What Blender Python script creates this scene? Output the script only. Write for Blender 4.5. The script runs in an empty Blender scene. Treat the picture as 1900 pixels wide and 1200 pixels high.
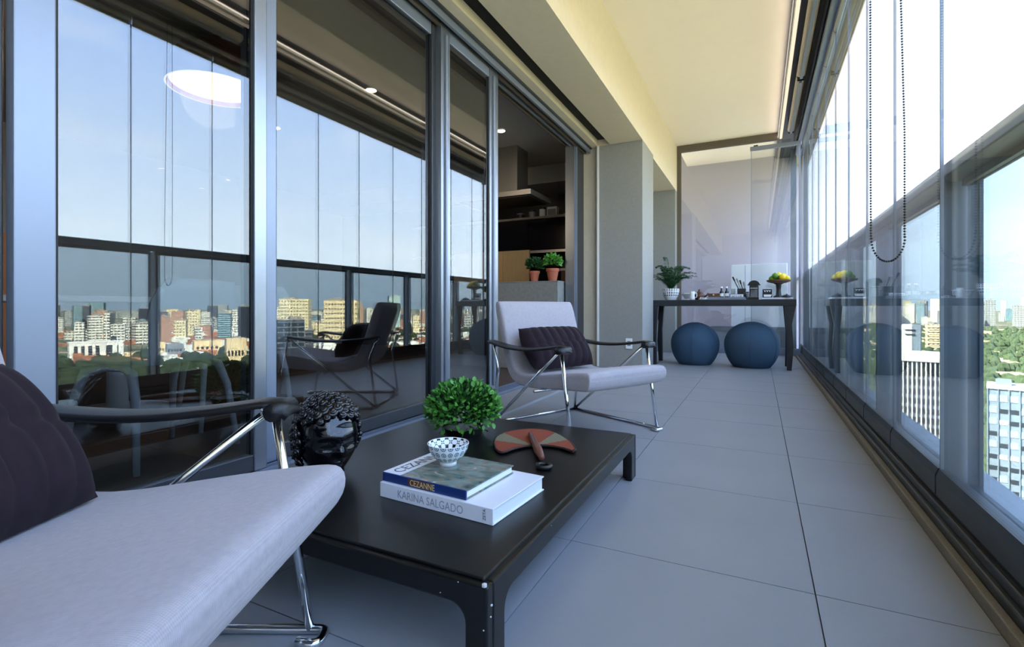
import bpy, bmesh, math, random
from mathutils import Vector, Matrix
random.seed(7)
S = bpy.context.scene
COL = S.collection
# ------------------------------------------------------------------ camera
cam_d = bpy.data.cameras.new('camera'); cam = bpy.data.objects.new('camera', cam_d); COL.objects.link(cam)
cam_d.sensor_fit = 'HORIZONTAL'; cam_d.sensor_width = 36.0
cam_d.lens = 36.0*920/1900
cam_d.shift_y = -30.0/1900            # horizon a little above the middle of the frame
cam_d.clip_start = 0.02; cam_d.clip_end = 30000
cam.location = (0, 0, 0.68)
cam.rotation_euler = (math.radians(90), 0, math.radians(26.465))
S.camera = cam
# ------------------------------------------------------------------ view
S.view_settings.view_transform = 'Standard'; S.view_settings.look = 'None'
S.view_settings.gamma = 1.0; S.view_settings.use_curve_mapping = False
S.view_settings.exposure = 1.9
# ------------------------------------------------------------------ sky
W = bpy.data.worlds.new('sky'); S.world = W; W.use_nodes = True
nt = W.node_tree; nt.nodes.clear()
wo = nt.nodes.new('ShaderNodeOutputWorld'); bg = nt.nodes.new('ShaderNodeBackground')
tc = nt.nodes.new('ShaderNodeTexCoord'); sx = nt.nodes.new('ShaderNodeSeparateXYZ')
rp = nt.nodes.new('ShaderNodeValToRGB')
nt.links.new(tc.outputs['Generated'], sx.inputs[0]); nt.links.new(sx.outputs[2], rp.inputs[0])
e = rp.color_ramp.elements
e[0].position = 0.0; e[0].color = (0.60, 0.74, 0.86, 1)
e[1].position = 1.0; e[1].color = (0.30, 0.48, 0.88, 1)
a = rp.color_ramp.elements.new(0.10); a.color = (0.74, 0.87, 1.0, 1)
a = rp.color_ramp.elements.new(0.45); a.color = (0.38, 0.56, 0.96, 1)
# faint streaks of cloud
cn = nt.nodes.new('ShaderNodeTexNoise'); cn.inputs['Scale'].default_value = 3.5; cn.inputs['Detail'].default_value = 6
cmap = nt.nodes.new('ShaderNodeMapping'); cmap.inputs['Scale'].default_value = (1, 1, 2.5)
nt.links.new(tc.outputs['Generated'], cmap.inputs[0]); nt.links.new(cmap.outputs[0], cn.inputs['Vector'])
cr = nt.nodes.new('ShaderNodeValToRGB'); cr.color_ramp.elements[0].position = .48; cr.color_ramp.elements[1].position = .75
cr.color_ramp.elements[1].color = (.45, .45, .45, 1)
nt.links.new(cn.outputs[0], cr.inputs[0])
mx = nt.nodes.new('ShaderNodeMixRGB'); mx.inputs[2].default_value = (0.95, 0.97, 1.0, 1)
nt.links.new(cr.outputs[0], mx.inputs[0]); nt.links.new(rp.outputs[0], mx.inputs[1])
nt.links.new(mx.outputs[0], bg.inputs[0]); bg.inputs[1].default_value = 1.75
nt.links.new(bg.outputs[0], wo.inputs[0])
# ------------------------------------------------------------------ sun (behind the tower, so the balcony is in shade)
sd = bpy.data.lights.new('sun', 'SUN'); sun = bpy.data.objects.new('sun', sd); COL.objects.link(sun)
sd.energy = 20.0; sd.color = (1.0, 0.90, 0.74); sd.angle = 0.01
sun.rotation_euler = Vector((0.62, 0.42, -0.66)).to_track_quat('-Z', 'Y').to_euler()

# ------------------------------------------------------------------ helpers
def lin(c):
    return tuple(((v/255)/12.92 if v/255 <= .04045 else ((v/255+.055)/1.055)**2.4) for v in c) + (1,)
MATS = {}
def newmat(name):
    m = bpy.data.materials.new(name); m.use_nodes = True; n = m.node_tree; n.nodes.clear()
    o = n.nodes.new('ShaderNodeOutputMaterial'); MATS[name] = m
    return m, n, o
def mth(n, op, a, b=None, c=None, clamp=False):
    q = n.nodes.new('ShaderNodeMath'); q.operation = op; q.use_clamp = clamp
    for i, v in enumerate((a, b, c)):
        if v is None: continue
        if isinstance(v, (int, float)): q.inputs[i].default_value = v
        else: n.links.new(v, q.inputs[i])
    return q.outputs[0]
def mixc(n, fac, c1, c2):
    q = n.nodes.new('ShaderNodeMixRGB')
    for i, v in enumerate((fac, c1, c2)):
        if isinstance(v, (int, float)): q.inputs[i].default_value = v
        elif isinstance(v, tuple): q.inputs[i].default_value = v
        else: n.links.new(v, q.inputs[i])
    return q.outputs[0]
def pbr(name, rgb, rough=.5, metal=0, var=.08, scale=8, bump=0, bscale=60, spec=.5, stretch=None, sheen=0, coat=0):
    m, n, o = newmat(name); b = n.nodes.new('ShaderNodeBsdfPrincipled'); n.links.new(b.outputs[0], o.inputs[0])
    c = lin(rgb)
    t = n.nodes.new('ShaderNodeTexCoord'); vec = t.outputs['Object']
    if stretch:
        mp = n.nodes.new('ShaderNodeMapping'); mp.inputs['Scale'].default_value = stretch
        n.links.new(vec, mp.inputs[0]); vec = mp.outputs[0]
    if var:
        nz = n.nodes.new('ShaderNodeTexNoise'); nz.inputs['Scale'].default_value = scale; nz.inputs['Detail'].default_value = 5
        n.links.new(vec, nz.inputs['Vector'])
        d = tuple(v*(1-var*2) for v in c[:3])+(1,); u = tuple(min(1, v*(1+var*2)) for v in c[:3])+(1,)
        n.links.new(mixc(n, nz.outputs[0], d, u), b.inputs['Base Color'])
    else: b.inputs['Base Color'].default_value = c
    b.inputs['Roughness'].default_value = rough; b.inputs['Metallic'].default_value = metal
    b.inputs['Specular IOR Level'].default_value = spec
    if sheen: b.inputs['Sheen Weight'].default_value = sheen; b.inputs['Sheen Roughness'].default_value = .4
    if coat: b.inputs['Coat Weight'].default_value = coat; b.inputs['Coat Roughness'].default_value = .05
    if bump:
        bz = n.nodes.new('ShaderNodeTexNoise'); bz.inputs['Scale'].default_value = bscale; bz.inputs['Detail'].default_value = 4
        n.links.new(vec, bz.inputs['Vector'])
        bp = n.nodes.new('ShaderNodeBump'); bp.inputs['Strength'].default_value = bump; bp.inputs['Distance'].default_value = .01
        n.links.new(bz.outputs[0], bp.inputs['Height']); n.links.new(bp.outputs[0], b.inputs['Normal'])
    return m
def glass(name, tint, f0, rough=0.0, haze=0.0):
    """thin architectural glass: tinted see-through plus a mirror share that grows towards grazing angles"""
    m, n, o = newmat(name)
    lw = n.nodes.new('ShaderNodeLayerWeight'); lw.inputs[0].default_value = .5
    p5 = mth(n, 'POWER', lw.outputs['Facing'], 5.0)
    fac = mth(n, 'MULTIPLY_ADD', p5, 1-f0, f0)
    tr = n.nodes.new('ShaderNodeBsdfTransparent'); tr.inputs[0].default_value = tint+(1,)
    gl = n.nodes.new('ShaderNodeBsdfGlossy'); gl.inputs['Roughness'].default_value = rough
    ms = n.nodes.new('ShaderNodeMixShader'); n.links.new(fac, ms.inputs[0])
    n.links.new(tr.outputs[0], ms.inputs[1]); n.links.new(gl.outputs[0], ms.inputs[2])
    n.links.new(ms.outputs[0], o.inputs[0])
    return m
def emit(name, rgb, strength):
    m, n, o = newmat(name); b = n.nodes.new('ShaderNodeEmission'); b.inputs[0].default_value = lin(rgb); b.inputs[1].default_value = strength
    n.links.new(b.outputs[0], o.inputs[0]); return m
def facade(name, wall, win, fh=3.4, bw=3.0, fv=.5, fhz=.6, roof=None, rough=.8):
    m, n, o = newmat(name); b = n.nodes.new('ShaderNodeBsdfPrincipled'); n.links.new(b.outputs[0], o.inputs[0])
    t = n.nodes.new('ShaderNodeTexCoord'); s = n.nodes.new('ShaderNodeSeparateXYZ'); n.links.new(t.outputs['Object'], s.inputs[0])
    u = mth(n, 'ADD', s.outputs[0], s.outputs[1])
    fu = mth(n, 'FRACT', mth(n, 'DIVIDE', u, bw)); fz = mth(n, 'FRACT', mth(n, 'DIVIDE', s.outputs[2], fh))
    a = mth(n, 'MULTIPLY', mth(n, 'LESS_THAN', fu, fhz), mth(n, 'LESS_THAN', fz, fv))
    g = n.nodes.new('ShaderNodeNewGeometry'); sn = n.nodes.new('ShaderNodeSeparateXYZ'); n.links.new(g.outputs['Normal'], sn.inputs[0])
    side = mth(n, 'LESS_THAN', sn.outputs[2], .5)
    a = mth(n, 'MULTIPLY', a, side)
    nz = n.nodes.new('ShaderNodeTexNoise'); nz.inputs['Scale'].default_value = .15; n.links.new(t.outputs['Object'], nz.inputs['Vector'])
    w = lin(wall); w2 = tuple(v*.82 for v in w[:3])+(1,)
    wc = mixc(n, nz.outputs[0], w, w2)
    n.links.new(mixc(n, a, wc, lin(win)), b.inputs['Base Color'])
    b.inputs['Roughness'].default_value = rough
    return m

class MB:
    def __init__(s): s.v = []; s.f = []; s.uv = None
    def add(s, vs, fs):
        o = len(s.v); s.v += [tuple(p) for p in vs]; s.f += [tuple(i+o for i in f) for f in fs]; return s
    def box(s, x0, x1, y0, y1, z0, z1):
        return s.add([(x0,y0,z0),(x1,y0,z0),(x1,y1,z0),(x0,y1,z0),(x0,y0,z1),(x1,y0,z1),(x1,y1,z1),(x0,y1,z1)],
                     [(3,2,1,0),(4,5,6,7),(0,1,5,4),(1,2,6,5),(2,3,7,6),(3,0,4,7)])
    def bar(s, p, q, w, t, up=(0,0,1)):
        p = Vector(p); q = Vector(q); d = (q-p).normalized(); r = d.cross(Vector(up)).normalized(); u = r.cross(d)
        vs = [c+r*(a*w/2)+u*(b*t/2) for c in (p, q) for a, b in ((-1,-1),(1,-1),(1,1),(-1,1))]
        return s.add(vs, [(3,2,1,0),(4,5,6,7),(0,1,5,4),(1,2,6,5),(2,3,7,6),(3,0,4,7)])
    def tube(s, pts, r, n=10, caps=True):
        pts = [Vector(p) for p in pts]; N = len(pts); rr = r if isinstance(r, (list, tuple)) else [r]*N
        tans = [(pts[min(i+1,N-1)]-pts[max(i-1,0)]).normalized() for i in range(N)]
        ref = Vector((0,0,1)) if abs(tans[0].z) < .9 else Vector((1,0,0))
        a = tans[0].cross(ref).normalized(); vs = []; fs = []
        for i in range(N):
            a = (a - tans[i]*a.dot(tans[i])).normalized(); b = tans[i].cross(a)
            for k in range(n):
                t = 2*math.pi*k/n; vs.append(pts[i]+(a*math.cos(t)+b*math.sin(t))*rr[i])
        for i in range(N-1):
            for k in range(n):
                k2 = (k+1) % n; fs.append((i*n+k, i*n+k2, (i+1)*n+k2, (i+1)*n+k))
        if caps: fs.append(tuple(reversed(range(n)))); fs.append(tuple(range((N-1)*n, N*n)))
        return s.add(vs, fs)
    def lathe(s, prof, n=32, c=(0,0,0), uv=False):
        vs = []; fs = []; m = len(prof); base = len(s.v)
        for k in range(n):
            t = 2*math.pi*k/n
            for r, z in prof: vs.append((c[0]+r*math.cos(t), c[1]+r*math.sin(t), c[2]+z))
        if uv and s.uv is None: s.uv = {}
        for k in range(n):
            k2 = (k+1) % n
            for j in range(m-1):
                if uv: s.uv[len(s.f)+len(fs)] = [(k/n, j/(m-1)), ((k+1)/n, j/(m-1)), ((k+1)/n, (j+1)/(m-1)), (k/n, (j+1)/(m-1))]
                fs.append((k*m+j, k2*m+j, k2*m+j+1, k*m+j+1))
        return s.add(vs, fs)
    def prism(s, poly, h0, h1, fn):
        """poly of 2-D points extruded h0..h1; fn(a, b, h) -> 3-D point"""
        n = len(poly)
        vs = [fn(a, b, h0) for a, b in poly]+[fn(a, b, h1) for a, b in poly]
        return s.add(vs, [tuple(range(n-1, -1, -1)), tuple(range(n, 2*n))]+[(i, (i+1) % n, n+(i+1) % n, n+i) for i in range(n)])
    def grid(s, nu, nv, fn, cu=False):
        vs = [fn(i/(nu if cu else nu-1), j/(nv-1)) for i in range(nu) for j in range(nv)]
        fs = []
        for i in range(nu if cu else nu-1):
            for j in range(nv-1):
                i2 = (i+1) % nu; fs.append((i*nv+j, i2*nv+j, i2*nv+j+1, i*nv+j+1))
        return s.add(vs, fs)
    def sphere(s, c, r, nu=12, nv=8):
        r = r if isinstance(r, (tuple, list)) else (r, r, r)
        return s.grid(nu, nv, lambda u, v: (c[0]+r[0]*math.cos(2*math.pi*u)*math.sin(math.pi*(.001+.998*v)), c[1]+r[1]*math.sin(2*math.pi*u)*math.sin(math.pi*(.001+.998*v)), c[2]-r[2]*math.cos(math.pi*v)), True)
    def mesh(s, name, mat, smooth=False):
        me = bpy.data.meshes.new(name); me.from_pydata(s.v, [], s.f)
        if s.uv:
            ul = me.uv_layers.new()
            for p in me.polygons:
                if p.index in s.uv:
                    for li, c in zip(p.loop_indices, s.uv[p.index]): ul.data[li].uv = c
        bm = bmesh.new(); bm.from_mesh(me); bmesh.ops.recalc_face_normals(bm, faces=bm.faces); bm.to_mesh(me); bm.free()
        if mat: me.materials.append(MATS[mat] if isinstance(mat, str) else mat)
        if smooth:
            for p in me.polygons: p.use_smooth = True
        return me
    def build(s, name, mat, parent=None, smooth=False, bevel=0, seg=2, subsurf=0, loc=None, auto=None):
        o = bpy.data.objects.new(name, s.mesh(name, mat, smooth)); COL.objects.link(o)
        if parent: o.parent = parent
        if loc: o.location = loc
        if bevel:
            b = o.modifiers.new('bevel', 'BEVEL'); b.width = bevel; b.segments = seg; b.limit_method = 'ANGLE'; b.angle_limit = math.radians(40)
        if subsurf:
            b = o.modifiers.new('sub', 'SUBSURF'); b.levels = subsurf; b.render_levels = subsurf
        if auto is not None:
            for p in o.data.polygons: p.use_smooth = True
            o.data.set_sharp_from_angle(angle=math.radians(auto))
        return o
def tag(o, label=None, cat=None, group=None, kind=None):
    if label: o['label'] = label
    if cat: o['category'] = cat
    if group: o['group'] = group
    if kind: o['kind'] = kind
    return o
def thing(name, label, cat, loc=(0,0,0), rz=0, group=None):
    o = bpy.data.objects.new(name, None); COL.objects.link(o); o.empty_display_size = .05
    o.location = loc; o.rotation_euler = (0, 0, rz); return tag(o, label, cat, group)
def struct(name, loc=(0,0,0), label=None, cat=None):
    o = bpy.data.objects.new(name, None); COL.objects.link(o); o.empty_display_size = .05; o.location = loc
    return tag(o, label, cat, kind='structure')
def copy_tree(o, parent=None):
    c = o.copy(); COL.objects.link(c); c.parent = parent
    for ch in [x for x in o.children]: copy_tree(ch, c)
    return c
def share(name, me, parent, loc=(0,0,0), rot=(0,0,0), sc=(1,1,1)):
    o = bpy.data.objects.new(name, me); COL.objects.link(o); o.parent = parent; o.location = loc; o.rotation_euler = rot; o.scale = sc
    return o
def B(*a): return MB().box(*a)
def text(name, body, size, mat, parent, M, ext=.0004, align='LEFT', xs=1.0):
    cu = bpy.data.curves.new(name, 'FONT'); cu.body = body; cu.size = size; cu.extrude = ext; cu.align_x = align; cu.resolution_u = 3
    t = bpy.data.objects.new(name+'_tmp', cu); COL.objects.link(t); bpy.context.view_layer.update()
    me = bpy.data.meshes.new_from_object(t.evaluated_get(bpy.context.evaluated_depsgraph_get()))
    bpy.data.objects.remove(t); me.transform(M @ Matrix.Diagonal((xs, 1, 1, 1))); me.materials.clear(); me.materials.append(MATS[mat])
    o = bpy.data.objects.new(name, me); COL.objects.link(o); o.parent = parent; return o
def frame(org, x, y):
    x = Vector(x).normalized(); y = Vector(y).normalized(); z = x.cross(y)
    return Matrix(((x.x, y.x, z.x, org[0]), (x.y, y.y, z.y, org[1]), (x.z, y.z, z.z, org[2]), (0,0,0,1)))

# ------------------------------------------------------------------ materials
pbr('tile', (145,146,150), .42, var=.05, scale=3, bump=.04, bscale=40)
pbr('grout', (92,92,94), .9)
pbr('ceiling_paint', (246,233,222), .85, var=.01)
pbr('plaster', (216,203,182), .9, var=.03, scale=20, bump=.25, bscale=160)  # beam shares the pier's paint; warm light is put into this beige
pbr('stucco_shaded', (148,148,145), .9, var=.05, scale=30, bump=.5, bscale=200)  # same paint as the beam; cooler light and shade put into this grey
pbr('white_paint', (226,224,220), .8, var=.01)
pbr('alu', (150,156,166), .32, metal=.85, var=.03)
pbr('alu_light', (134,143,160), .38, metal=.5, var=.02)
pbr('alu_dark', (70,73,78), .4, metal=.5, var=.03)
pbr('alu_bronze', (104,96,88), .45, metal=.3, var=.03)
pbr('rail_steel', (84,96,112), .42, metal=.35, var=.04)
pbr('rubber', (14,16,22), .6, var=0)
pbr('black_slot', (8,9,14), .7, var=0)
pbr('granite', (126,118,106), .45, var=.2, scale=180)
pbr('stone_white', (205,208,212), .5, var=.06, scale=60)
pbr('chrome', (225,228,232), .08, metal=1, var=0)
pbr('leather', (10,11,15), .38, var=.1, scale=60, bump=.15, bscale=350)
pbr('velvet', (38,27,34), .9, var=.12, scale=30, sheen=.05, spec=.2)
pbr('lacquer', (7,7,9), .34, var=.1, scale=6)
pbr('chip', (205,205,205), .7, var=0)
pbr('ceramic_black', (9,9,14), .07, var=0, coat=.3)
pbr('leaf', (84,150,56), .45, var=.35, scale=40)
pbr('leaf_dark', (30,74,32), .5, var=.3, scale=40)
pbr('fern_green', (38,84,46), .55, var=.3, scale=30)
pbr('book_white', (226,228,238), .35, var=.01)
pbr('paper', (222,224,226), .8, var=.06, scale=300, stretch=(1,1,40))
pbr('book_blue', (28,52,110), .3, var=.03)
pbr('gold_print', (214,188,140), .5, var=0)
pbr('grey_print', (150,155,170), .5, var=0)
pbr('dark_print', (62,74,92), .5, var=0)
pbr('blue_fabric', (50,76,100), .9, var=.06, scale=60, bump=.1, bscale=400)
pbr('dark_wood', (30,31,38), .4, var=.2, scale=14, stretch=(.3,3,3))
pbr('wood_orange', (176,112,62), .5, var=.15, scale=10, stretch=(6,6,.5))
pbr('wood_pale', (196,160,112), .55, var=.1, scale=10, stretch=(6,6,.5))
pbr('wood_brown', (92,58,38), .5, var=.2, scale=20)
pbr('handle_wood', (108,66,54), .4, var=.15, scale=40)
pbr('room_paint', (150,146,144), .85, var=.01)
pbr('floor_wood', (74,60,54), .5, var=.1, scale=5, stretch=(6,.6,1))
pbr('steel', (150,150,152), .3, metal=.9, var=.02)
pbr('black_glass', (16,16,26), .1, var=0)
pbr('concrete', (128,130,128), .85, var=.15, scale=30, bump=.2, bscale=120)
pbr('terracotta', (170,96,74), .8, var=.08, scale=30)
pbr('white_plastic', (232,234,236), .35, var=0)
pbr('soil', (44,36,30), .95, var=.2, scale=60)
pbr('lemon', (238,206,40), .45, var=.06, scale=30)
pbr('lime', (92,140,38), .45, var=.15, scale=30)
pbr('wicker', (150,142,124), .85, var=.2, scale=120, bump=.6, bscale=160)
pbr('dome_red', (86,34,26), .35, var=.05)
pbr('grey_plastic', (120,124,130), .4, var=0)
pbr('black_plastic', (18,19,22), .35, var=0)
pbr('white_ceramic', (230,231,232), .15, var=0)
pbr('bottle_glass', (18,30,30), .08, var=0)
pbr('lilac_wall', (176,171,186), .6, var=.01)
pbr('grey_panel', (130,136,146), .5, var=.02)
pbr('fan_rim', (52,28,24), .6, var=.1)
glass('door_glass', (.60,.63,.65), .15)
glass('curtain_glass', (.97,.985,.98), .035)
glass('guard_glass', (.63,.68,.71), .05)
glass('screen_glass', (.93,.95,.97), .09)
glass('clear_glass', (.9,.94,.94), .06)
emit('lamp_glow', (255,196,140), 1.2)
emit('spot_glow', (255,226,180), 22.0)
emit('batten_glow', (255,236,205), .3)  # added glow for the ceiling batten
def fabric(name, rgb):
    m, n, o = newmat(name); b = n.nodes.new('ShaderNodeBsdfPrincipled'); n.links.new(b.outputs[0], o.inputs[0])
    t = n.nodes.new('ShaderNodeTexCoord')
    def wave(dirn, sc):
        w = n.nodes.new('ShaderNodeTexWave'); w.bands_direction = dirn; w.inputs['Scale'].default_value = sc; w.inputs['Distortion'].default_value = 1.2
        w.inputs['Detail'].default_value = 2; n.links.new(t.outputs['Object'], w.inputs['Vector']); return w.outputs['Fac']
    a = mth(n, 'MULTIPLY', mth(n, 'ADD', wave('X', 130), wave('Y', 110)), .5)
    z = n.nodes.new('ShaderNodeTexNoise'); z.inputs['Scale'].default_value = 90; n.links.new(t.outputs['Object'], z.inputs['Vector'])
    f = mth(n, 'MULTIPLY_ADD', z.outputs[0], .6, mth(n, 'MULTIPLY', a, .5))
    c = lin(rgb); d = tuple(v*.72 for v in c[:3])+(1,); u = tuple(min(1, v*1.14) for v in c[:3])+(1,)
    n.links.new(mixc(n, f, d, u), b.inputs['Base Color']); b.inputs['Roughness'].default_value = .95; b.inputs['Sheen Weight'].default_value = .15
    bp = n.nodes.new('ShaderNodeBump'); bp.inputs['Strength'].default_value = .25; bp.inputs['Distance'].default_value = .002
    n.links.new(f, bp.inputs['Height']); n.links.new(bp.outputs[0], b.inputs['Normal'])
fabric('upholstery', (172,165,171))
def uvpat(name, build):
    m, n, o = newmat(name); b = n.nodes.new('ShaderNodeBsdfPrincipled'); n.links.new(b.outputs[0], o.inputs[0]); b.inputs['Roughness'].default_value = .15
    t = n.nodes.new('ShaderNodeUVMap'); s = n.nodes.new('ShaderNodeSeparateXYZ'); n.links.new(t.outputs[0], s.inputs[0])
    n.links.new(build(n, s.outputs[0], s.outputs[1]), b.inputs['Base Color'])
def rings(n, u, v):
    au = mth(n, 'SUBTRACT', mth(n, 'FRACT', mth(n, 'MULTIPLY', u, 18)), .5); row = mth(n, 'MULTIPLY', v, 3.6)
    av = mth(n, 'SUBTRACT', mth(n, 'FRACT', row), .5)
    d = mth(n, 'SQRT', mth(n, 'ADD', mth(n, 'MULTIPLY', au, au), mth(n, 'MULTIPLY', av, av)))
    k = mth(n, 'MULTIPLY', mth(n, 'LESS_THAN', d, .44), mth(n, 'GREATER_THAN', mth(n, 'FRACT', mth(n, 'MULTIPLY_ADD', d, 4.6, .25)), .42))
    return mixc(n, k, lin((222,230,236)), lin((84,104,122)))
uvpat('bowl_rings', rings)
def petals(n, u, v):
    au = mth(n, 'FRACT', mth(n, 'MULTIPLY', u, 14)); av = mth(n, 'FRACT', mth(n, 'MULTIPLY', v, 3.0))
    iu = mth(n, 'SUBTRACT', 1.0, au); iv = mth(n, 'SUBTRACT', 1.0, av)
    def dd(a, b): return mth(n, 'LESS_THAN', mth(n, 'ADD', mth(n, 'MULTIPLY', a, a), mth(n, 'MULTIPLY', b, b)), .62)
    tot = mth(n, 'ADD', mth(n, 'ADD', dd(au, av), dd(iu, av)), mth(n, 'ADD', dd(au, iv), dd(iu, iv)))
    cu = mth(n, 'ADD', mth(n, 'ABSOLUTE', mth(n, 'SUBTRACT', au, .5)), mth(n, 'ABSOLUTE', mth(n, 'SUBTRACT', av, .5)))
    w = mth(n, 'ADD', mth(n, 'COMPARE', tot, 2.0, .1), mth(n, 'LESS_THAN', cu, .12), clamp=True)
    return mixc(n, w, lin((14,16,22)), lin((232,238,244)))
uvpat('bowl_petals', petals)
def dots(n, u, v):
    au = mth(n, 'SUBTRACT', mth(n, 'FRACT', mth(n, 'MULTIPLY', u, 22)), .5); av = mth(n, 'SUBTRACT', mth(n, 'FRACT', mth(n, 'MULTIPLY', v, 7)), .5)
    d = mth(n, 'ADD', mth(n, 'ABSOLUTE', au), mth(n, 'ABSOLUTE', av))
    k = mth(n, 'MULTIPLY', mth(n, 'LESS_THAN', d, .38), mth(n, 'GREATER_THAN', v, .45))
    return mixc(n, k, lin((232,233,235)), lin((24,28,38)))
uvpat('pot_dots', dots)
def cover_art():
    m, n, o = newmat('cover_art'); b = n.nodes.new('ShaderNodeBsdfPrincipled'); n.links.new(b.outputs[0], o.inputs[0]); b.inputs['Roughness'].default_value = .22
    t = n.nodes.new('ShaderNodeTexCoord'); mp = n.nodes.new('ShaderNodeMapping'); mp.inputs['Scale'].default_value = (16,26,10); n.links.new(t.outputs['Object'], mp.inputs[0])
    z = n.nodes.new('ShaderNodeTexNoise'); z.inputs['Scale'].default_value = 1; z.inputs['Detail'].default_value = 5; z.inputs['Distortion'].default_value = 1.4; n.links.new(mp.outputs[0], z.inputs['Vector'])
    r = n.nodes.new('ShaderNodeValToRGB'); n.links.new(z.outputs[0], r.inputs[0]); E = r.color_ramp.elements
    E[0].position = .28; E[0].color = lin((52,62,62)); E[1].position = .74; E[1].color = lin((204,206,200))
    for p, c in ((.42,(74,104,96)),(.5,(128,112,92)),(.57,(96,128,128)),(.65,(150,128,100))): q = E.new(p); q.color = lin(c)
    n.links.new(r.outputs[0], b.inputs['Base Color'])
cover_art()
def woven():
    m, n, o = newmat('woven'); b = n.nodes.new('ShaderNodeBsdfPrincipled'); n.links.new(b.outputs[0], o.inputs[0]); b.inputs['Roughness'].default_value = .8
    t = n.nodes.new('ShaderNodeTexCoord'); s = n.nodes.new('ShaderNodeSeparateXYZ'); n.links.new(t.outputs['Object'], s.inputs[0])
    ck = n.nodes.new('ShaderNodeTexChecker'); ck.inputs['Scale'].default_value = 170; n.links.new(t.outputs['Object'], ck.inputs['Vector'])
    ang = mth(n, 'ARCTAN2', s.outputs[1], s.outputs[0])
    z = mth(n, 'ABSOLUTE', mth(n, 'SUBTRACT', ang, 1.5708)); band = mth(n, 'MULTIPLY', mth(n, 'GREATER_THAN', z, .50), mth(n, 'LESS_THAN', z, 1.05))
    o1 = mixc(n, ck.outputs['Fac'], lin((150,68,40)), lin((112,46,28))); o2 = mixc(n, ck.outputs['Fac'], lin((150,142,112)), lin((52,52,40)))
    n.links.new(mixc(n, band, o1, o2), b.inputs['Base Color'])
woven()
# ================================================================== the setting: balcony shell
YB, YE = -2.6, 7.97          # back wall behind the lens, end screen
floor = tag(B(-2.35, .47, YB, 9.2, -.25, -.006).build('floor', 'grout'), 'grey porcelain tile floor of the balcony with thin dark joints', 'floor', kind='structure')
xe = [-1.43, -1.10, -.49, .12, .452]
ye = [YB]+[1.372+.615*k for k in range(-6, 11)]+[YE]
tile_me = {}
for j in range(len(ye)-1):
    for i in range(len(xe)-1):
        x0, x1, y0, y1 = xe[i], xe[i+1], ye[j], ye[j+1]
        if y1-y0 < .02: continue
        if y0 > 5.4 and i == 0: x0 = -1.7 if 6.0 < y0 < 7.7 else -1.13
        if y0 > 5.4 and i == 0 and x0 == -1.13: continue
        k = (round(x1-x0, 3), round(y1-y0, 3))
        if k not in tile_me:
            tile_me[k] = B(-k[0]/2+.0015, k[0]/2-.0015, -k[1]/2+.0015, k[1]/2-.0015, -.012, 0).mesh('tile', 'tile')
        share('tile', tile_me[k], floor, ((x0+x1)/2, (y0+y1)/2, 0))
# threshold step and door rails
th = struct('trim_1', (-1.64, 1.4, 0), 'pale stone threshold step along the sliding doors', 'threshold')
B(-.11, .21, -4, 4.06, -.006, .016).build('step', 'tile', th, bevel=.003)
for k in range(4): B(-.255+.04*k, -.245+.04*k, -4, 4.06, -.006, .034).build('rail', 'alu_light', th)
B(-.285, -.112, -4, 4.06, -.006, .012).build('rail_bed', 'alu_dark', th)
# granite curb, track of the glass curtain, outer sill
cb = tag(B(.452, .474, YB, YE, -.02, .03).build('trim_2', 'granite', bevel=.004), 'beige granite curb along the foot of the glass curtain', 'curb', kind='structure')
tk = struct('trim_3', (.5, 2.7, 0), 'dark grey aluminium floor track under the glass curtain', 'track')
B(-.026, .075, -5.3, 5.27, -.02, .052).build('track_base', 'alu_dark', tk, bevel=.005)
B(-.012, .06, -5.3, 5.27, .052, .078).build('track_cap', 'alu_dark', tk, bevel=.004)
B(.002, .028, -5.3, 5.27, .078, .09).build('seal', 'rubber', tk)
sl = tag(B(.578, .84, YB, 9.4, -.3, .0).build('trim_4', 'stone_white', bevel=.004), 'white stone sill outside the glass curtain', 'sill', kind='structure')
# ceiling slab with outer drop edge
ceil = struct('ceiling', (0, 2.7, 3.16), 'cream painted balcony ceiling slab', 'ceiling')
B(-1.13, .24, -5.3, 6.7, 0, .2).build('ceiling_slab', 'ceiling_paint', ceil)
B(-7.2, .78, -5.3, 6.9, .2, .5).build('upper_slab', 'white_paint', ceil)
B(.24, .5, -5.3, 6.7, -.05, .2).build('blind_recess', 'alu_dark', ceil)
B(.5, .71, -5.3, 6.9, -.20, .2).build('drop_edge', 'stucco_shaded', ceil)
B(.44, .455, -5.3, 5.27, -.28, -.05).build('recess_panel', 'alu_dark', ceil)
# beam over the doors with the black slot
beam = struct('wall_beam', (-1.5, 2.7, 2.5), 'textured beam, warm light in its beige, over the sliding doors with a long black slot', 'beam')
B(.01, .37, -5.3, 2.75, 0, .66).build('beam_front', 'plaster', beam)
B(-.4, -.13, -5.3, 2.75, 0, .66).build('beam_rear', 'plaster', beam)
B(-.13, .01, -5.3, 2.75, .07, .66).build('slot_lining', 'black_slot', beam)
B(-.4, .37, 2.75, 3.36, 0, .66).build('beam_over_pier', 'plaster', beam)
B(-.4, .37, 3.36, 5.27, -.04, .66).build('beam_over_niche', 'plaster', beam)
pier = struct('wall_pier', (-1.5, 5.75, 0), 'stucco pier, shade put into its grey, between the door opening and the niche', 'pier')
B(-.13, .37, -.30, .31, 0, 2.5).build('pier_body', 'stucco_shaded', pier, bevel=.004)
B(-.39, -.13, -.24, .31, 0, 2.5).build('pier_return', 'plaster', pier)
B(-.135, -.115, -.318, -.30, 0, 2.5).build('corner_bead', 'white_paint', pier)
nw = struct('wall_niche', (-1.7, 7, 0), 'stucco walls, shade put into their grey, of the niche at the balcony end', 'wall')
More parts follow.
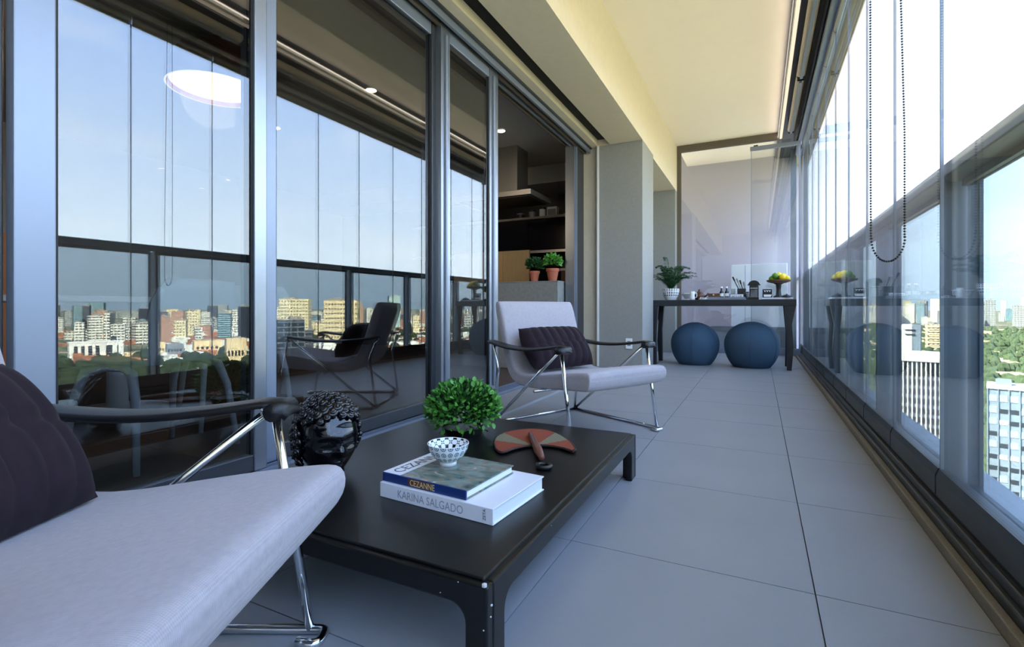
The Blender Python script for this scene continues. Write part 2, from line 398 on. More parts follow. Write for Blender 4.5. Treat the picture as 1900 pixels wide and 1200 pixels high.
B(-.0, .57, .80, .975, 0, 2.46).build('niche_jamb', 'stucco_shaded', nw, bevel=.003)
B(-.19, .0, -.94, .975, 0, 2.46).build('niche_back', 'stucco_shaded', nw)
tag(B(-7.2, .78, YB-.2, YB, -.25, 3.66).build('wall_back', 'white_paint'), 'white wall closing the balcony and room behind', 'wall', kind='structure')
# ---------------------------------------------------------------- end screen of the balcony
es = struct('window_1', (0, 7.97, 0), 'end screen of lilac glass in a bronze frame', 'glass screen')
B(-1.13, -1.07, 0, .06, 0, 3.16).build('frame_stile', 'alu_bronze', es)
B(.40, .47, 0, .06, 0, 2.9).build('frame_stile', 'alu_light', es)
B(-1.07, .24, 0, .06, 3.06, 3.16).build('frame_head', 'alu_bronze', es)
B(-1.07, .40, 0, .06, 0, .08).build('frame_sill', 'alu_light', es)
B(-1.07, .40, 0, .05, .34, .40).build('transom', 'alu', es)
B(-1.07, .40, .02, .04, .08, .34).build('lower_panel', 'grey_panel', es)
B(-1.07, .40, .02, .03, .40, 3.06).build('pane', 'screen_glass', es)
tag(B(-1.6, .7, 9.2, 9.4, -.25, 3.5).build('wall_far', 'lilac_wall'), 'pale lilac wall beyond the end screen', 'wall', kind='structure')
wc = thing('white_cabinet', 'white two-door cabinet standing beyond the end screen', 'cabinet', (-.02, 8.62, 0))
B(-.36, .40, -.2, .25, 0, 1.34).build('body', 'white_plastic', wc, bevel=.004)
for x0, x1 in ((-.355, -.172), (-.165, .395)): B(x0, x1, -.22, -.2, .02, 1.33).build('door', 'white_plastic', wc, bevel=.003)
# ---------------------------------------------------------------- folding glass curtain
PH0, PH1 = .17, 2.74
gp = B(-.004, .004, 0, .594, PH0-.02, PH1+.02).mesh('pane', 'curtain_glass')
pb = MB().prism([(-.016,.09),(.016,.09),(.016,.15),(.008,.172),(-.008,.172),(-.016,.15)], .003, .591, lambda a, b, h: (a, h, b)).mesh('bottom_profile', 'alu_dark')
pt = MB().prism([(-.016,2.8),(.016,2.8),(.016,2.75),(.008,2.735),(-.008,2.735),(-.016,2.75)], .003, .591, lambda a, b, h: (a, h, b)).mesh('top_profile', 'alu')
ge = B(-.0045, .0045, -.0025, .0025, PH0, PH1).mesh('edge_strip', 'alu_light')
gd = B(-.0045, .0035, .0025, .0045, PH0, PH1).mesh('edge_gasket', 'rubber')
y = -2.2; n = 2
while y < 7.4:
    w = struct('window_%d' % n, (.515, y, 0), 'frameless folding glass panel of the balcony curtain', 'glass panel'); w['group'] = 'folding glass curtain panels'
    share('pane', gp, w); share('bottom_profile', pb, w); share('top_profile', pt, w); share('edge_strip', ge, w, (0, .5965, 0)); share('edge_gasket', gd, w, (0, .5965, 0))
    y += .6; n += 1
w = struct('window_%d' % n, (.515, 7.4, 0), 'narrow fixed glass panel beside the end screen', 'glass panel')
B(-.004, .004, 0, .57, .15, 2.76).build('pane', 'curtain_glass', w); B(-.016, .016, 0, .57, .09, .172).build('bottom_profile', 'alu_dark', w); B(-.016, .016, 0, .57, 2.735, 2.8).build('top_profile', 'alu', w)
lf = struct('window_%d' % (n+1), (.46, 7.05, 0), 'glass leaf of the curtain folded open across the balcony end', 'glass leaf')
B(-.55, 0, -.004, .004, .16, 2.70).build('pane', 'screen_glass', lf); B(-.56, .01, -.02, .02, 2.68, 2.73).build('top_profile', 'alu_light', lf, bevel=.004)
B(-.55, .0, -.016, .016, .09, .17).build('bottom_profile', 'alu_light', lf); B(-.02, .0, -.01, .01, .16, 2.7).build('edge_strip', 'alu_light', lf); B(-.55, -.543, -.006, .006, .16, 2.7).build('edge_strip', 'alu_light', lf)
B(-.52, -.47, -.012, .012, 2.73, 2.745).build('pivot', 'black_plastic', lf)
ht = struct('trim_5', (.5, 2.7, 2.8), 'aluminium head track over the glass curtain', 'track')
B(-.045, .06, -5.3, 5.27, 0, .04).build('track_rail', 'alu', ht); B(-.03, .05, -5.3, 5.27, .04, .16).build('track_panel', 'alu_dark', ht)
# ---------------------------------------------------------------- guard rail outside
gr = thing('guard_railing', 'grey steel guard railing with glass infill outside the curtain', 'railing', (.6, 2.7, 0))
B(-.05, .025, -5.3, 6.6, 1.112, 1.155).build('handrail', 'rail_steel', gr, bevel=.004)
post_me = MB().box(-.03, .075, -.006, .006, 0, 1.112).box(-.03, -.02, -.016, .016, 0, 1.112).box(.065, .075, -.016, .016, 0, 1.112).mesh('post', 'rail_steel')
ps = [-2.35, -1.2]+[-.02+1.085*k-.0 for k in range(9)]
ps = [2.21+1.07*k for k in range(-4, 7)]
for p in ps: share('post', post_me, gr, (0, p-2.7, 0))
for a, b2 in zip(ps[:-1], ps[1:]):
    L = b2-a-.06
    B(.012, .052, a-2.67, b2-2.73, .02, .085).build('bottom_rail', 'rail_steel', gr)
    B(.015, .045, a-2.67, b2-2.73, 1.09, 1.112).build('top_rail', 'rail_steel', gr)
    B(.03, .038, a-2.67, b2-2.73, .085, 1.09).build('glass_infill', 'guard_glass', gr)
# ---------------------------------------------------------------- blind cassettes under the ceiling edge
st = thing('ceiling_batten', 'slim cream batten along the ceiling edge with an added glow', 'batten', (.275, 2.6, 3.04))
B(-.018, .018, -5.2, 5.3, .012, .07).build('housing', 'white_paint', st)
B(-.014, .014, -5.2, 5.3, 0, .012).build('diffuser', 'batten_glow', st)  # underside glow is added; the batten is not a known lamp
al = bpy.data.lights.new('batten_fill', 'AREA'); ao = bpy.data.objects.new('batten_fill', al); COL.objects.link(ao); ao.parent = st; ao.location = (-.03, .3, .055)  # added fill light to warm and brighten ceiling and beam, no lamp known here
al.shape = 'RECTANGLE'; al.size = .03; al.size_y = 10.4; al.energy = 1.4; al.color = (1, .86, .68); ao.rotation_euler = (0, math.radians(180-62), 0)
for k, (y0, y1) in enumerate(((-2.4, -.1), (-.05, 2.75), (2.8, 5.6), (5.65, 7.3))):
    rb = thing('roller_blind', ('rolled-up beige roller blind over the glass beside the coffee table', 'rolled-up beige roller blind with the bead chain', 'rolled-up beige roller blind over the middle of the floor', 'rolled-up beige roller blind over the dark end table')[k], 'blind', (.37, (y0+y1)/2, 2.965), group='roller blinds along the ceiling')
    L = (y1-y0)/2
    MB().tube([(0,-L,0),(0,L,0)], .04, 16).build('fabric_roll', 'plaster', rb, smooth=False, auto=40)
    for s_ in (-1, 1): B(-.03, .03, s_*L-.006, s_*L+.006, -.05, .145).build('bracket', 'black_plastic', rb)
    B(-.012, .012, -L+.02, L-.02, -.062, -.045).build('hem_bar', 'alu_light', rb)
ch = MB()
def bead(p, r=.0048): ch.add([(p[0]+a*r, p[1]+b*r, p[2]+c*r) for a, b, c in ((1,0,0),(-1,0,0),(0,1,0),(0,-1,0),(0,0,1),(0,0,-1))], [(0,2,4),(2,1,4),(1,3,4),(3,0,4),(2,0,5),(1,2,5),(3,1,5),(0,3,5)])
z = 2.9
while z > .93: bead((.368-.004*math.sin((2.9-z)*1.3), 2.2, z)); bead((.428+.036*min(1,(2.9-z)/1.6), 2.2, z)); z -= .0098
for k in range(24): t = math.pi*k/23; bead((.416-.049*math.cos(t), 2.2, .93-.085*math.sin(t)))
tag(ch.build('blind_chain', 'black_plastic'), 'black and white bead chain hanging in a loop from the roller blind', 'chain')
# ---------------------------------------------------------------- sliding doors
def leaf(idx, x, y0, y1, wl, wr, ml, mr, label):
    d = struct('door_%d' % idx, (x, (y0+y1)/2, 0), label, 'sliding door'); a = y0-(y0+y1)/2; b = -a
    B(-.025, .025, a, a+wl, .035, 2.46).build('stile', ml, d, bevel=.004)
    B(-.025, .025, b-wr, b, .035, 2.46).build('stile', mr, d, bevel=.004)
    B(-.02, .02, a+wl, b-wr, .035, .10).build('bottom_rail', 'alu_dark', d, bevel=.003)
    B(-.02, .02, a+wl, b-wr, 2.38, 2.46).build('top_rail', 'alu_light', d, bevel=.003)
    B(-.008, .008, a+wl, b-wr, .10, 2.38).build('pane', 'door_glass', d)
    for yy in (a+wl+.004, b-wr-.004): B(-.014, .014, yy-.004, yy+.004, .10, 2.38).build('gasket', 'rubber', d)
    return d
leaf(1, -1.80, .590, 1.35, .09, .055, 'alu_light', 'alu', 'sliding door leaf with a wide pale stile beside the dining room')
d2 = leaf(2, -1.845, 1.30, 2.60, .13, .06, 'alu_light', 'alu_dark', 'wide sliding door leaf mirroring the skyline behind the coffee table')
for z in (.55, .78, 1.45, 1.85): MB().tube([(.024, -.58, z), (.029, -.58, z)], .006, 8).build('screw', 'chrome', d2)
d3 = leaf(3, -1.80, 2.575, 3.33, .10, .13, 'alu', 'alu', 'narrow sliding door leaf beside the open doorway')
for yy in (-.33, .30): MB().tube([(.03, yy, .1), (.03, yy, 2.4)], .012, 10).build('pull_bar', 'alu_light', d3)
leaf(4, -1.845, -.9, .585, .09, .06, 'alu_light', 'alu_dark', 'sliding door leaf behind the near armchair')
leaf(5, -1.80, -2.6, -.85, .09, .09, 'alu_light', 'alu_light', 'rearmost sliding door leaf beside the white back wall')
dj = struct('trim_6', (-1.82, 5.3, 0), 'dark aluminium jamb at the far side of the doorway', 'jamb')
B(-.08, .02, -.10, .16, 0, 2.46).build('jamb', 'alu_dark', dj); B(.02, .035, -.12, -.1, 0, 2.46).build('jamb_edge', 'alu_light', dj); B(-.08, .02, -.17, -.1, 0, 2.46).build('jamb_stop', 'alu', dj)
dh = struct('trim_7', (-1.82, 1.4, 2.44), 'aluminium head track above the sliding doors', 'track')
for k in range(4): B(-.09+.055*k, -.07+.055*k, -4, 4.08, -.0, .06).build('track_fin', 'alu_light' if k % 2 else 'alu_bronze', dh)
B(-.09, .115, -4, 4.08, .045, .062).build('track_plate', 'alu_dark', dh)
# ================================================================== rooms behind the doors
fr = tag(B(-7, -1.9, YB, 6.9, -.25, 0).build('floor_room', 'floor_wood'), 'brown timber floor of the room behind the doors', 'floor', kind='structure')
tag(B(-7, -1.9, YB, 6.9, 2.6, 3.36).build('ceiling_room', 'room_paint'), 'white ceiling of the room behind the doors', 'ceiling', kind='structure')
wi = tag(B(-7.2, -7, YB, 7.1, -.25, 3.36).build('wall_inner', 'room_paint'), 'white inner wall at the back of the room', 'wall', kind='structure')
tag(B(-7, -1.9, 6.9, 7.1, -.25, 3.36).build('wall_kitchen', 'black_plastic'), 'dark kitchen wall behind the shelves', 'wall', kind='structure')
wp = thing('timber_cladding', 'warm orange timber cladding on the room wall', 'cladding', (-6.998, .4, 0))
for k in range(9): B(0, .03, -1.9+k*.42, -1.485+k*.42, 0, 1.45).build('board', 'wood_orange', wp)
pd = thing('pendant_lamp', 'large dark red dome pendant lamp glowing inside', 'lamp', (-3.45, 2.22, 2.22))
MB().lathe([(.31,0),(.305,.09),(.28,.19),(.21,.28),(.10,.335),(.03,.35),(.03,.38)], 40).lathe([(.30,.0),(.295,.09),(.27,.18),(.2,.27),(.09,.325),(.0,.33)], 40).build('dome', 'dome_red', pd, smooth=True)
MB().lathe([(.297,.0),(.31,.0)], 40).build('rim', 'white_paint', pd)
MB().lathe([(0,.03),(.285,.03),(.285,.036),(0,.036)], 40).build('diffuser', 'lamp_glow', pd)
ld = bpy.data.lights.new('pendant_bulb', 'POINT'); lo = bpy.data.objects.new('pendant_bulb', ld); COL.objects.link(lo); lo.parent = pd; lo.location = (0,0,-.06); ld.energy = 12; ld.color = (1,.8,.55); ld.shadow_soft_size = .2
for k, (x, yy) in enumerate(((-3.05,3.35),(-2.75,3.95),(-2.5,4.75),(-4.6,3.6),(-3.4,4.9))):
    sp = thing('ceiling_spotlight', 'small round recessed spotlight in the room ceiling', 'spotlight', (x, yy, 2.585), group='recessed spotlights in the room ceiling')
    MB().lathe([(.045,0),(.05,.0),(.05,.015),(.045,.015)], 20).build('ring', 'white_paint', sp); MB().lathe([(0,.006),(.044,.006),(.044,.012),(0,.012)], 20).build('bulb', 'spot_glow', sp)
# dining table and chairs
dt = thing('dining_table', 'white rounded dining table behind the sliding glass', 'table', (-3.75, 1.75, 0), .2)
MB().prism([(.85*math.copysign(abs(math.cos(t))**.5, math.cos(t)), .55*math.copysign(abs(math.sin(t))**.5, math.sin(t))) for t in [2*math.pi*k/40 for k in range(40)]], .71, .74, lambda a, b, h: (b, a, h)).build('tabletop', 'white_plastic', dt, bevel=.004)
MB().lathe([(0,0),(.32,0),(.3,.02),(.06,.05),(.05,.6),(.14,.71),(0,.71)], 32).build('pedestal', 'white_plastic', dt, smooth=True)
def dchair(loc, rz, label):
    c = thing('dining_chair', label, 'chair', loc, rz, 'white dining chairs behind the glass')
    def shell(u, v):
        a = (u-.5)*.44
        if v < .5: yy = .20-.42*(v/.5); zz = .44-.015*math.sin(v*2*math.pi)+.25*a*a
        else: t = (v-.5)/.5; yy = -.22-.09*t; zz = .44+.36*t
        w = 1-.25*max(0, (v-.85)/.15)**2
        return (a*w, yy+(.12*a*a*4 if v > .5 else 0), zz)
    m = MB().grid(9, 17, shell); o = m.build('shell', 'white_plastic', c, smooth=True); md = o.modifiers.new('t', 'SOLIDIFY'); md.thickness = .014
    for s_ in (-1, 1):
        MB().tube([(s_*.25,.21,0),(s_*.225,.17,.30),(s_*.21,.13,.405),(s_*.19,.05,.425),(s_*.19,-.06,.425),(s_*.21,-.14,.405),(s_*.225,-.18,.30),(s_*.25,-.22,0)], [.012,.017,.02,.02,.02,.02,.017,.012], 8).build('leg_bow', 'white_plastic', c, smooth=True)
    B(-.2, .2, -.03, .03, .415, .43).build('cross_bar', 'white_plastic', c)
    return c
dchair((-2.5, 1.32, 0), math.radians(100), 'white shell dining chair with bowed legs nearest the sliding glass')
dchair((-2.85, 1.95, 0), math.radians(75), 'white shell dining chair turned towards the orange panelling')
dchair((-3.3, .75, 0), math.radians(20), 'white shell dining chair at the narrow end of the dining table')
# kitchen
kc = thing('kitchen_counter', 'rough grey concrete counter inside the doorway', 'counter', (-2.6, 5.25, 0))
B(-.9, .68, -.30, .35, 0, .955).build('body', 'concrete', kc, bevel=.004)
B(-.905, .685, -.305, .355, .955, .965).build('top', 'concrete', kc)
hd = thing('range_hood', 'brushed steel range hood hanging over the counter', 'range hood', (-2.7, 5.4, 1.93))
B(-.55, .45, -.42, .2, 0, .06).build('canopy', 'steel', hd, bevel=.003); B(-.5, .4, -.38, .16, -.008, 0).build('filter', 'black_plastic', hd); B(-.2, .14, -.12, .18, .06, .67).build('chimney', 'steel', hd)
uc = thing('upper_cabinet', 'black glass wall cabinet with two flap doors', 'cabinet', (-3.3, 6.6, 1.45))
B(-1.6, 1.35, -.26, .295, 0, .46).build('body', 'black_plastic', uc)
for x0, x1 in ((-1.59,-.6), (-.59,.4), (.41,1.34)): B(x0, x1, -.28, -.26, .03, .45).build('door', 'black_glass', uc)
B(-1.6, 1.35, -.285, -.26, -.015, .02).build('lower_edge', 'steel', uc)
sf = thing('kitchen_shelf', 'dark shelf board over the black wall cabinet', 'shelf', (-3.3, 6.6, 1.91))
B(-1.6, 1.35, -.29, .295, 0, .03).build('board', 'steel', sf)
tag(B(-6.9, -1.95, 6.2, 6.895, 2.36, 2.6).build('trim_8', 'room_paint'), 'pale bulkhead over the kitchen shelves', 'bulkhead', kind='structure')
for k, (x, w_, h_, m_) in enumerate(((-3.1,.12,.10,'black_plastic'),(-2.92,.10,.13,'grey_plastic'),(-2.76,.09,.16,'white_plastic'),(-2.60,.15,.17,'white_plastic'),(-2.28,.30,.05,'black_plastic'),(-2.05,.16,.22,'wood_brown'))):
    nm, lb, ct = (('dark_tin','short black storage tin on the kitchen shelf','tin'),('grey_jar','grey lidded jar on the kitchen shelf','jar'),('white_canister','narrow white canister on the kitchen shelf','canister'),('picture_tile','square white patterned box on the kitchen shelf','box'),('serving_tray','flat black tray on the kitchen shelf','tray'),('storage_box','brown storage box at the end of the kitchen shelf','box'))[k]
    t = thing(nm, lb, ct, (x, 6.52, 1.94))
    if k in (0, 1, 2):
        MB().lathe([(0,0),(w_/2,0),(w_/2,h_*.8),(w_/2*.85,h_*.85),(0,h_*.85)], 20).build('body', m_, t, auto=35); MB().lathe([(0,h_*.85),(w_/2,h_*.85),(w_/2,h_),(0,h_)], 20).build('lid', 'black_plastic' if k else 'grey_plastic', t, auto=35)
    else:
        B(-w_/2, w_/2, -w_*.3, w_*.3, 0, h_*.9).build('body', m_, t, bevel=.004); B(-w_*.42, w_*.42, -w_*.31, -w_*.3, h_*.2, h_*.7).build('front_mark', 'grey_plastic', t)
bs = thing('wood_backsplash', 'pale wood panel standing behind the concrete counter', 'panel', (-3.05, 6.05, .9))
for k in range(3): B(-.9+.4*k, -.505+.4*k, 0, .03, -.9, .55).build('board', 'wood_pale', bs)
bx = thing('shelf_crate', 'small brown crate at the end of the back counter', 'crate', (-2.2, 6.1, 0))
B(-.12, .2, 0, .3, 0, 1.16).build('body', 'wood_brown', bx); B(-.13, .21, -.01, .31, 1.16, 1.19).build('lid', 'white_paint', bx)
def leafy(name, parent, n, c, r, L, mat, seed=1, up=.3):
    rr = random.Random(seed); m = MB()
    for _ in range(n):
        th_ = rr.uniform(0, 2*math.pi); ph = math.acos(rr.uniform(-.3, 1)); q = rr.uniform(.55, 1)
        d = Vector((math.sin(ph)*math.cos(th_), math.sin(ph)*math.sin(th_), math.cos(ph)))
        p = Vector(c)+Vector((d.x*r[0], d.y*r[1], d.z*r[2]))*q
        d2_ = (d+Vector((rr.uniform(-.6,.6), rr.uniform(-.6,.6), rr.uniform(-.4,.6)+up))).normalized()
        s_ = d2_.cross(Vector((rr.uniform(-1,1), rr.uniform(-1,1), rr.uniform(-1,1)))).normalized()*L*.32; nn = d2_.cross(s_).normalized()*L*.12
        m.add([p, p+d2_*L*.5+s_+nn, p+d2_*L, p+d2_*L*.5-s_+nn, p+d2_*L*.5-nn*.5], [(0,1,4),(1,2,4),(2,3,4),(3,0,4)])
    return tag(m.build(name, mat, parent), kind='stuff')
for k, (x, yy, s_) in enumerate(((-2.235, 5.05, .9), (-2.03, 5.08, 1.08))):
    t = thing('potted_herb', ('smaller terracotta pot of dark herbs on the concrete counter', 'larger terracotta pot of bushy herbs on the concrete counter')[k], 'plant', (x, yy, .965), group='terracotta herb pots')
    MB().lathe([(0,0),(.042*s_,0),(.06*s_,.1*s_),(.068*s_,.1*s_),(.068*s_,.13*s_),(.058*s_,.13*s_),(.055*s_,.11*s_),(0,.11*s_)], 24).build('pot', 'terracotta', t, auto=40)
    MB().lathe([(0,.112*s_),(.056*s_,.112*s_),(.056*s_,.114*s_),(0,.115*s_)], 16).build('soil', 'soil', t)
    leafy('foliage', t, 220, (0,0,.19*s_), (.085,.085,.08), .05, 'leaf_dark' if k == 0 else 'leaf', 5+k)
# ================================================================== lounge armchairs
def rnd(pts, r=.03, n=4):
    """round the corners of a polyline"""
    P = [Vector(p) for p in pts]; out = [P[0]]
    for a, b, c in zip(P[:-2], P[1:-1], P[2:]):
        u = (a-b).normalized(); v = (c-b).normalized(); k = min(r, (a-b).length*.45, (c-b).length*.45)
        for i in range(n+1):
            t = i/n; out.append((b+u*k)*(1-t)**2+b*2*t*(1-t)+(b+v*k)*t*t)
    return out+[P[-1]]
HW = .325
def cushion_pillow(name, w, h_, t, nch, mat, parent=None, seed=0):
    def f(side):
        def g(u, v):
            a = 2*u-1; b = 2*v-1
            e_ = (max(0, 1-abs(a)**4))**.5*(max(0, 1-abs(b)**3.2))**.6
            ridge = .80+.2*abs(math.sin(math.pi*nch*u+.25*math.sin(4*b+seed)))**.6
            seam = 1-.16*math.exp(-((b-.05*math.sin(3*a))/.06)**2)
            pinch = 1-.07*(1-abs(b))*abs(a)**3
            return (a*w/2*(1-.05*b*b), side*t/2*e_*ridge*seam, b*h_/2*pinch)
        return g
    m = MB().grid(64, 25, f(1)).grid(64, 25, f(-1))
    return m.build(name, mat, parent, smooth=True)
def armchair(loc, rz, label):
    """local x = forward, y = left; origin between the front feet"""
    c = thing('lounge_armchair', label, 'armchair', loc, rz)
    # upholstered shell: side profile swept across the width with rounded edges
    outer = [(-.715,.705),(-.672,.575),(-.625,.445),(-.59,.335),(-.545,.265),(-.45,.235),(-.30,.243),(-.15,.258),(.02,.270),(.08,.272)]
    inner = [(-.648,.735),(-.608,.605),(-.565,.47),(-.53,.38),(-.485,.322),(-.39,.306),(-.22,.334),(-.08,.356),(.05,.372),(.095,.37)]
    poly = outer+list(reversed(inner))
    def sidefn(a, b, hh): return (a, hh, b)
    m = MB(); wh = .295
    secs = [(-wh, .018), (-wh+.006, .006), (-wh+.02, 0), (-.1, -.004), (.1, -.004), (wh-.02, 0), (wh-.006, .006), (wh, .018)]
    N = len(poly); vs = []
    cen = [((o[0]+i[0])/2, (o[1]+i[1])/2) for o, i in zip(outer, inner)]; cen = cen+list(reversed(cen))
    for yy, ins in secs:
        for (a, b), (ca, cb_) in zip(poly, cen):
            L = math.hypot(a-ca, b-cb_); k = max(0, 1-ins/L); vs.append((ca+(a-ca)*k, yy, cb_+(b-cb_)*k))
    fs = []
    for s_ in range(len(secs)-1):
        for i in range(N): j = (i+1) % N; fs.append((s_*N+i, s_*N+j, (s_+1)*N+j, (s_+1)*N+i))
    for s_ in (0, len(secs)-1):
        for i in range(len(outer)-1): fs.append((s_*N+i, s_*N+i+1, s_*N+N-2-i, s_*N+N-1-i))
    m.add(vs, fs); sh = m.build('seat_shell', 'upholstery', c, smooth=True, subsurf=2)
    T = .0095
    for s_ in (-1, 1):
        Y = s_*HW
        MB().tube([(-.075, Y, .468), (0, Y, T)], T, 12).build('front_leg', 'chrome', c, smooth=True)
        MB().tube(rnd([(-.66, Y, T), (.0, Y, T), (.035, Y, T), (.035, Y-s_*.05, T), (-.01, Y-s_*.04, T)], .02), T, 12).build('floor_rail', 'chrome', c, smooth=True)
        MB().tube([(-.66, Y, T), (-.09, Y, .462)], T*.9, 12).build('diagonal_strut', 'chrome', c, smooth=True)
        MB().tube(rnd([(-.66, Y, T), (-.615, Y, .34), (-.66, Y, .455), (-.66, Y-s_*.035, .46)], .03), T, 12).build('rear_leg', 'chrome', c, smooth=True)
        MB().tube([(-.075, Y-.04, .47), (-.075, Y+.04, .47)], T, 12).build('arm_bar', 'chrome', c, smooth=True)
        def strap(u, v, Y=Y):
            x = -.68+u*.645; a = (v-.5)
            z = .478-.028*math.sin(math.pi*min(1, max(0, (u-.0)/.95)))+.006*u
            wd = .066+.024*math.sin(math.pi*min(1, max(0, u)))
            if u > .93: z -= (u-.93)**2*6
            return (x, Y+a*wd, z+.006*(1-4*a*a))
        o = MB().grid(24, 7, strap).build('arm_strap', 'leather', c, smooth=True); md = o.modifiers.new('t', 'SOLIDIFY'); md.thickness = .011; md.offset = 0
        MB().tube([(-.06, Y-.042, .468), (-.06, Y+.042, .468)], .0185, 14).build('arm_roll', 'leather', o, smooth=True)
    MB().tube([(-.66, -HW, T), (-.66, HW, T)], T*.9, 12).build('rear_rail', 'chrome', c, smooth=True)
    MB().tube([(-.30, -HW+.01, .235), (-.30, HW-.01, .235)], T*.9, 12).build('seat_bearer', 'chrome', c, smooth=True)
    return c
armchair((-.6955, .446, 0), math.radians(26), 'light grey upholstered chrome armchair with a plum pillow in front of the black head')
armchair((-.655, 2.545, 0), math.radians(-27), 'light grey upholstered chrome armchair with a plum pillow beside the open doorway')
def put_pillow(cx_, cy_, rz, u, v, z, tilt, label, w=.46, h_=.30, yaw=0, roll=0):
    p = cushion_pillow('velvet_pillow', w, h_, .15, 8, 'velvet')
    # local pillow: x width, y thickness, z height ; chair forward = local x
    M = Matrix.Translation((cx_, cy_, 0)) @ Matrix.Rotation(rz, 4, 'Z') @ Matrix.Translation((u, v, z)) @ Matrix.Rotation(math.radians(90+yaw), 4, 'Z') @ Matrix.Rotation(tilt, 4, 'X') @ Matrix.Rotation(roll, 4, 'Y')
    p.matrix_world = M
    return tag(p, label, 'pillow', 'channel-quilted plum pillows')
put_pillow(-.6955, .446, math.radians(26), -.45, .0, .448, math.radians(-36), 'plum velvet channel-quilted pillow on the armchair in front of the black head', w=.47, h_=.31)
put_pillow(-.655, 2.545, math.radians(-27), -.44, -.03, .448, math.radians(-36), 'plum velvet channel-quilted pillow on the armchair beside the open doorway', w=.47, h_=.27)
# ================================================================== coffee table
ct = thing('coffee_table', 'low black lacquered coffee table with rounded inner leg corners and worn edges', 'coffee table', (-.9075, 1.4, 0))
LX, LY, H = .4525, .60, .175
B(-LX+.004, LX-.004, -LY+.004, LY-.004, H-.014, H).build('tabletop', 'lacquer', ct, bevel=.003)
def arch(L, h0):
    ap, lw, r = .045, .048, .035; P = [(-L, 0), (-L, h0), (L, h0), (L, 0), (L-lw, 0)]
    for k in range(7): t = k/6*math.pi/2; P.append((L-lw-r+r*math.cos(t), h0-ap-r+r*math.sin(t)))
    for k in range(7): t = math.pi/2+k/6*math.pi/2; P.append((-L+lw+r+r*math.cos(t), h0-ap-r+r*math.sin(t)))
    P.append((-L+lw, 0)); return P
for s_ in (-1, 1):
    MB().prism(arch(LY-.0125, H-.006), s_*LX-.012, s_*LX+.012, lambda a, b, h: (h, a, b)).build('side_frame', 'lacquer', ct, bevel=.004)
    MB().prism(arch(LX+.012, H-.006), s_*LY-.012, s_*LY+.012, lambda a, b, h: (a, h, b)).build('end_frame', 'lacquer', ct, bevel=.004)
for a, b in ((-1,-1),(1,-1),(1,1),(-1,1)): B(a*LX-.020-a*.012, a*LX+.020-a*.012, b*LY-.020-b*.012, b*LY+.020-b*.012, .0005, H-.016).build('leg', 'lacquer', ct, bevel=.005)
chips = MB(); rc = random.Random(3)
for p in ((LX+.006, -LY-.011, .172, .012), (LX+.013, -LY+.0, .11, .004), (LX+.013, -LY+.003, .13, .006), (LX+.005, -LY-.0125, .09, .004), (LX-.05, -LY-.0125, .165, .003), (LX-.09, -LY-.0125, .135, .003), (-.08, -LY-.012, .168, .004), (LX+.0125, -.3, .16, .003), (LX+.0125, LY-.02, .12, .003)):
    chips.sphere(p[:3], (p[3]*.5, p[3]*.5, p[3]*.35), 6, 4)
chips.build('paint_chip', 'chip', ct)
# ------------------------------------------------------------------ books
def book(name, label, c0, ux, uy, W_, D_, z, t, cover, spine, inset=.004):
    """c0 = spine/right-hand bottom corner seen from the lens; ux runs along the spine, uy away from it"""
    b = thing(name, label, 'book', (c0[0], c0[1], z), math.atan2(ux[1], ux[0]))
    B(0, W_, 0, D_, 0, .0035).build('back_cover', cover, b, bevel=.001)
    B(0, W_, 0, D_, t-.0035, t).build('front_cover', cover, b, bevel=.001)
    B(0, W_, -.003, .002, 0, t).build('spine', spine, b, bevel=.0015)
    B(inset, W_-inset, .002, D_-inset, .0035, t-.0035).build('pages', 'paper', b)
    return b
bw = book('photo_book', 'thick white photo book lying under the blue-spined book', (-.915, 1.073), (.99,-.16), (0,1), .358, .258, .1755, .039, 'book_white', 'book_white')
bw.location = (-.906, 1.032, .1755); bw.rotation_euler.z = math.atan2(-.025, .357)
text('spine_title', 'KARINA SALGADO', .029, 'grey_print', bw, frame((.062, -.0034, .009), (1,0,0), (0,0,1)), .0002, xs=.86)
text('publisher_mark', 'ZETA', .011, 'dark_print', bw, frame((.338, -.0034, .008), (0,0,1), (-1,0,0)), .0002)
bc = book('art_book', 'art book with dark blue spine and painted landscape cover under the patterned bowl', (0,0), (1,0), (0,1), .275, .224, .2147, .0235, 'cover_art', 'book_blue')
bc.location = (-.905, 1.041, .2147); bc.rotation_euler.z = math.atan2(-.019, .275)
text('spine_title', 'CEZANNE', .022, 'gold_print', bc, frame((.096, -.0034, .0045), (1,0,0), (0,0,1)), .0002, xs=.82)
B(.090, .172, -.0033, -.003, .003, .0215).build('spine_plate', 'wood_brown', bc)
B(.0, .06, 0, .224, .0235, .0238).build('cover_band', 'book_white', bc)
text('cover_title', 'CEZANNE', .046, 'dark_print', bc, frame((.046, .014, .0240), (0,1,0), (-1,0,0)), .0002, xs=.92)
# ------------------------------------------------------------------ patterned bowl
bo = thing('rice_bowl', 'small white bowl with blue rings outside and black lattice inside on the art book', 'bowl', (-.783, 1.17, .2384))
MB().lathe([(.022,.010),(.031,.014),(.044,.026),(.0535,.042),(.0585,.060)], 48, uv=True).build('outside', 'bowl_rings', bo, smooth=True)
MB().lathe([(.0,.014),(.026,.018),(.039,.028),(.050,.043),(.0565,.060)], 48, uv=True).build('inside', 'bowl_petals', bo, smooth=True)
MB().lathe([(.0565,.060),(.0575,.0615),(.0585,.060)], 48).build('rim', 'white_ceramic', bo, smooth=True)
MB().lathe([(.0,.006),(.020,.0),(.024,.0),(.0235,.012),(.020,.012)], 40).build('foot', 'white_ceramic', bo, smooth=True)
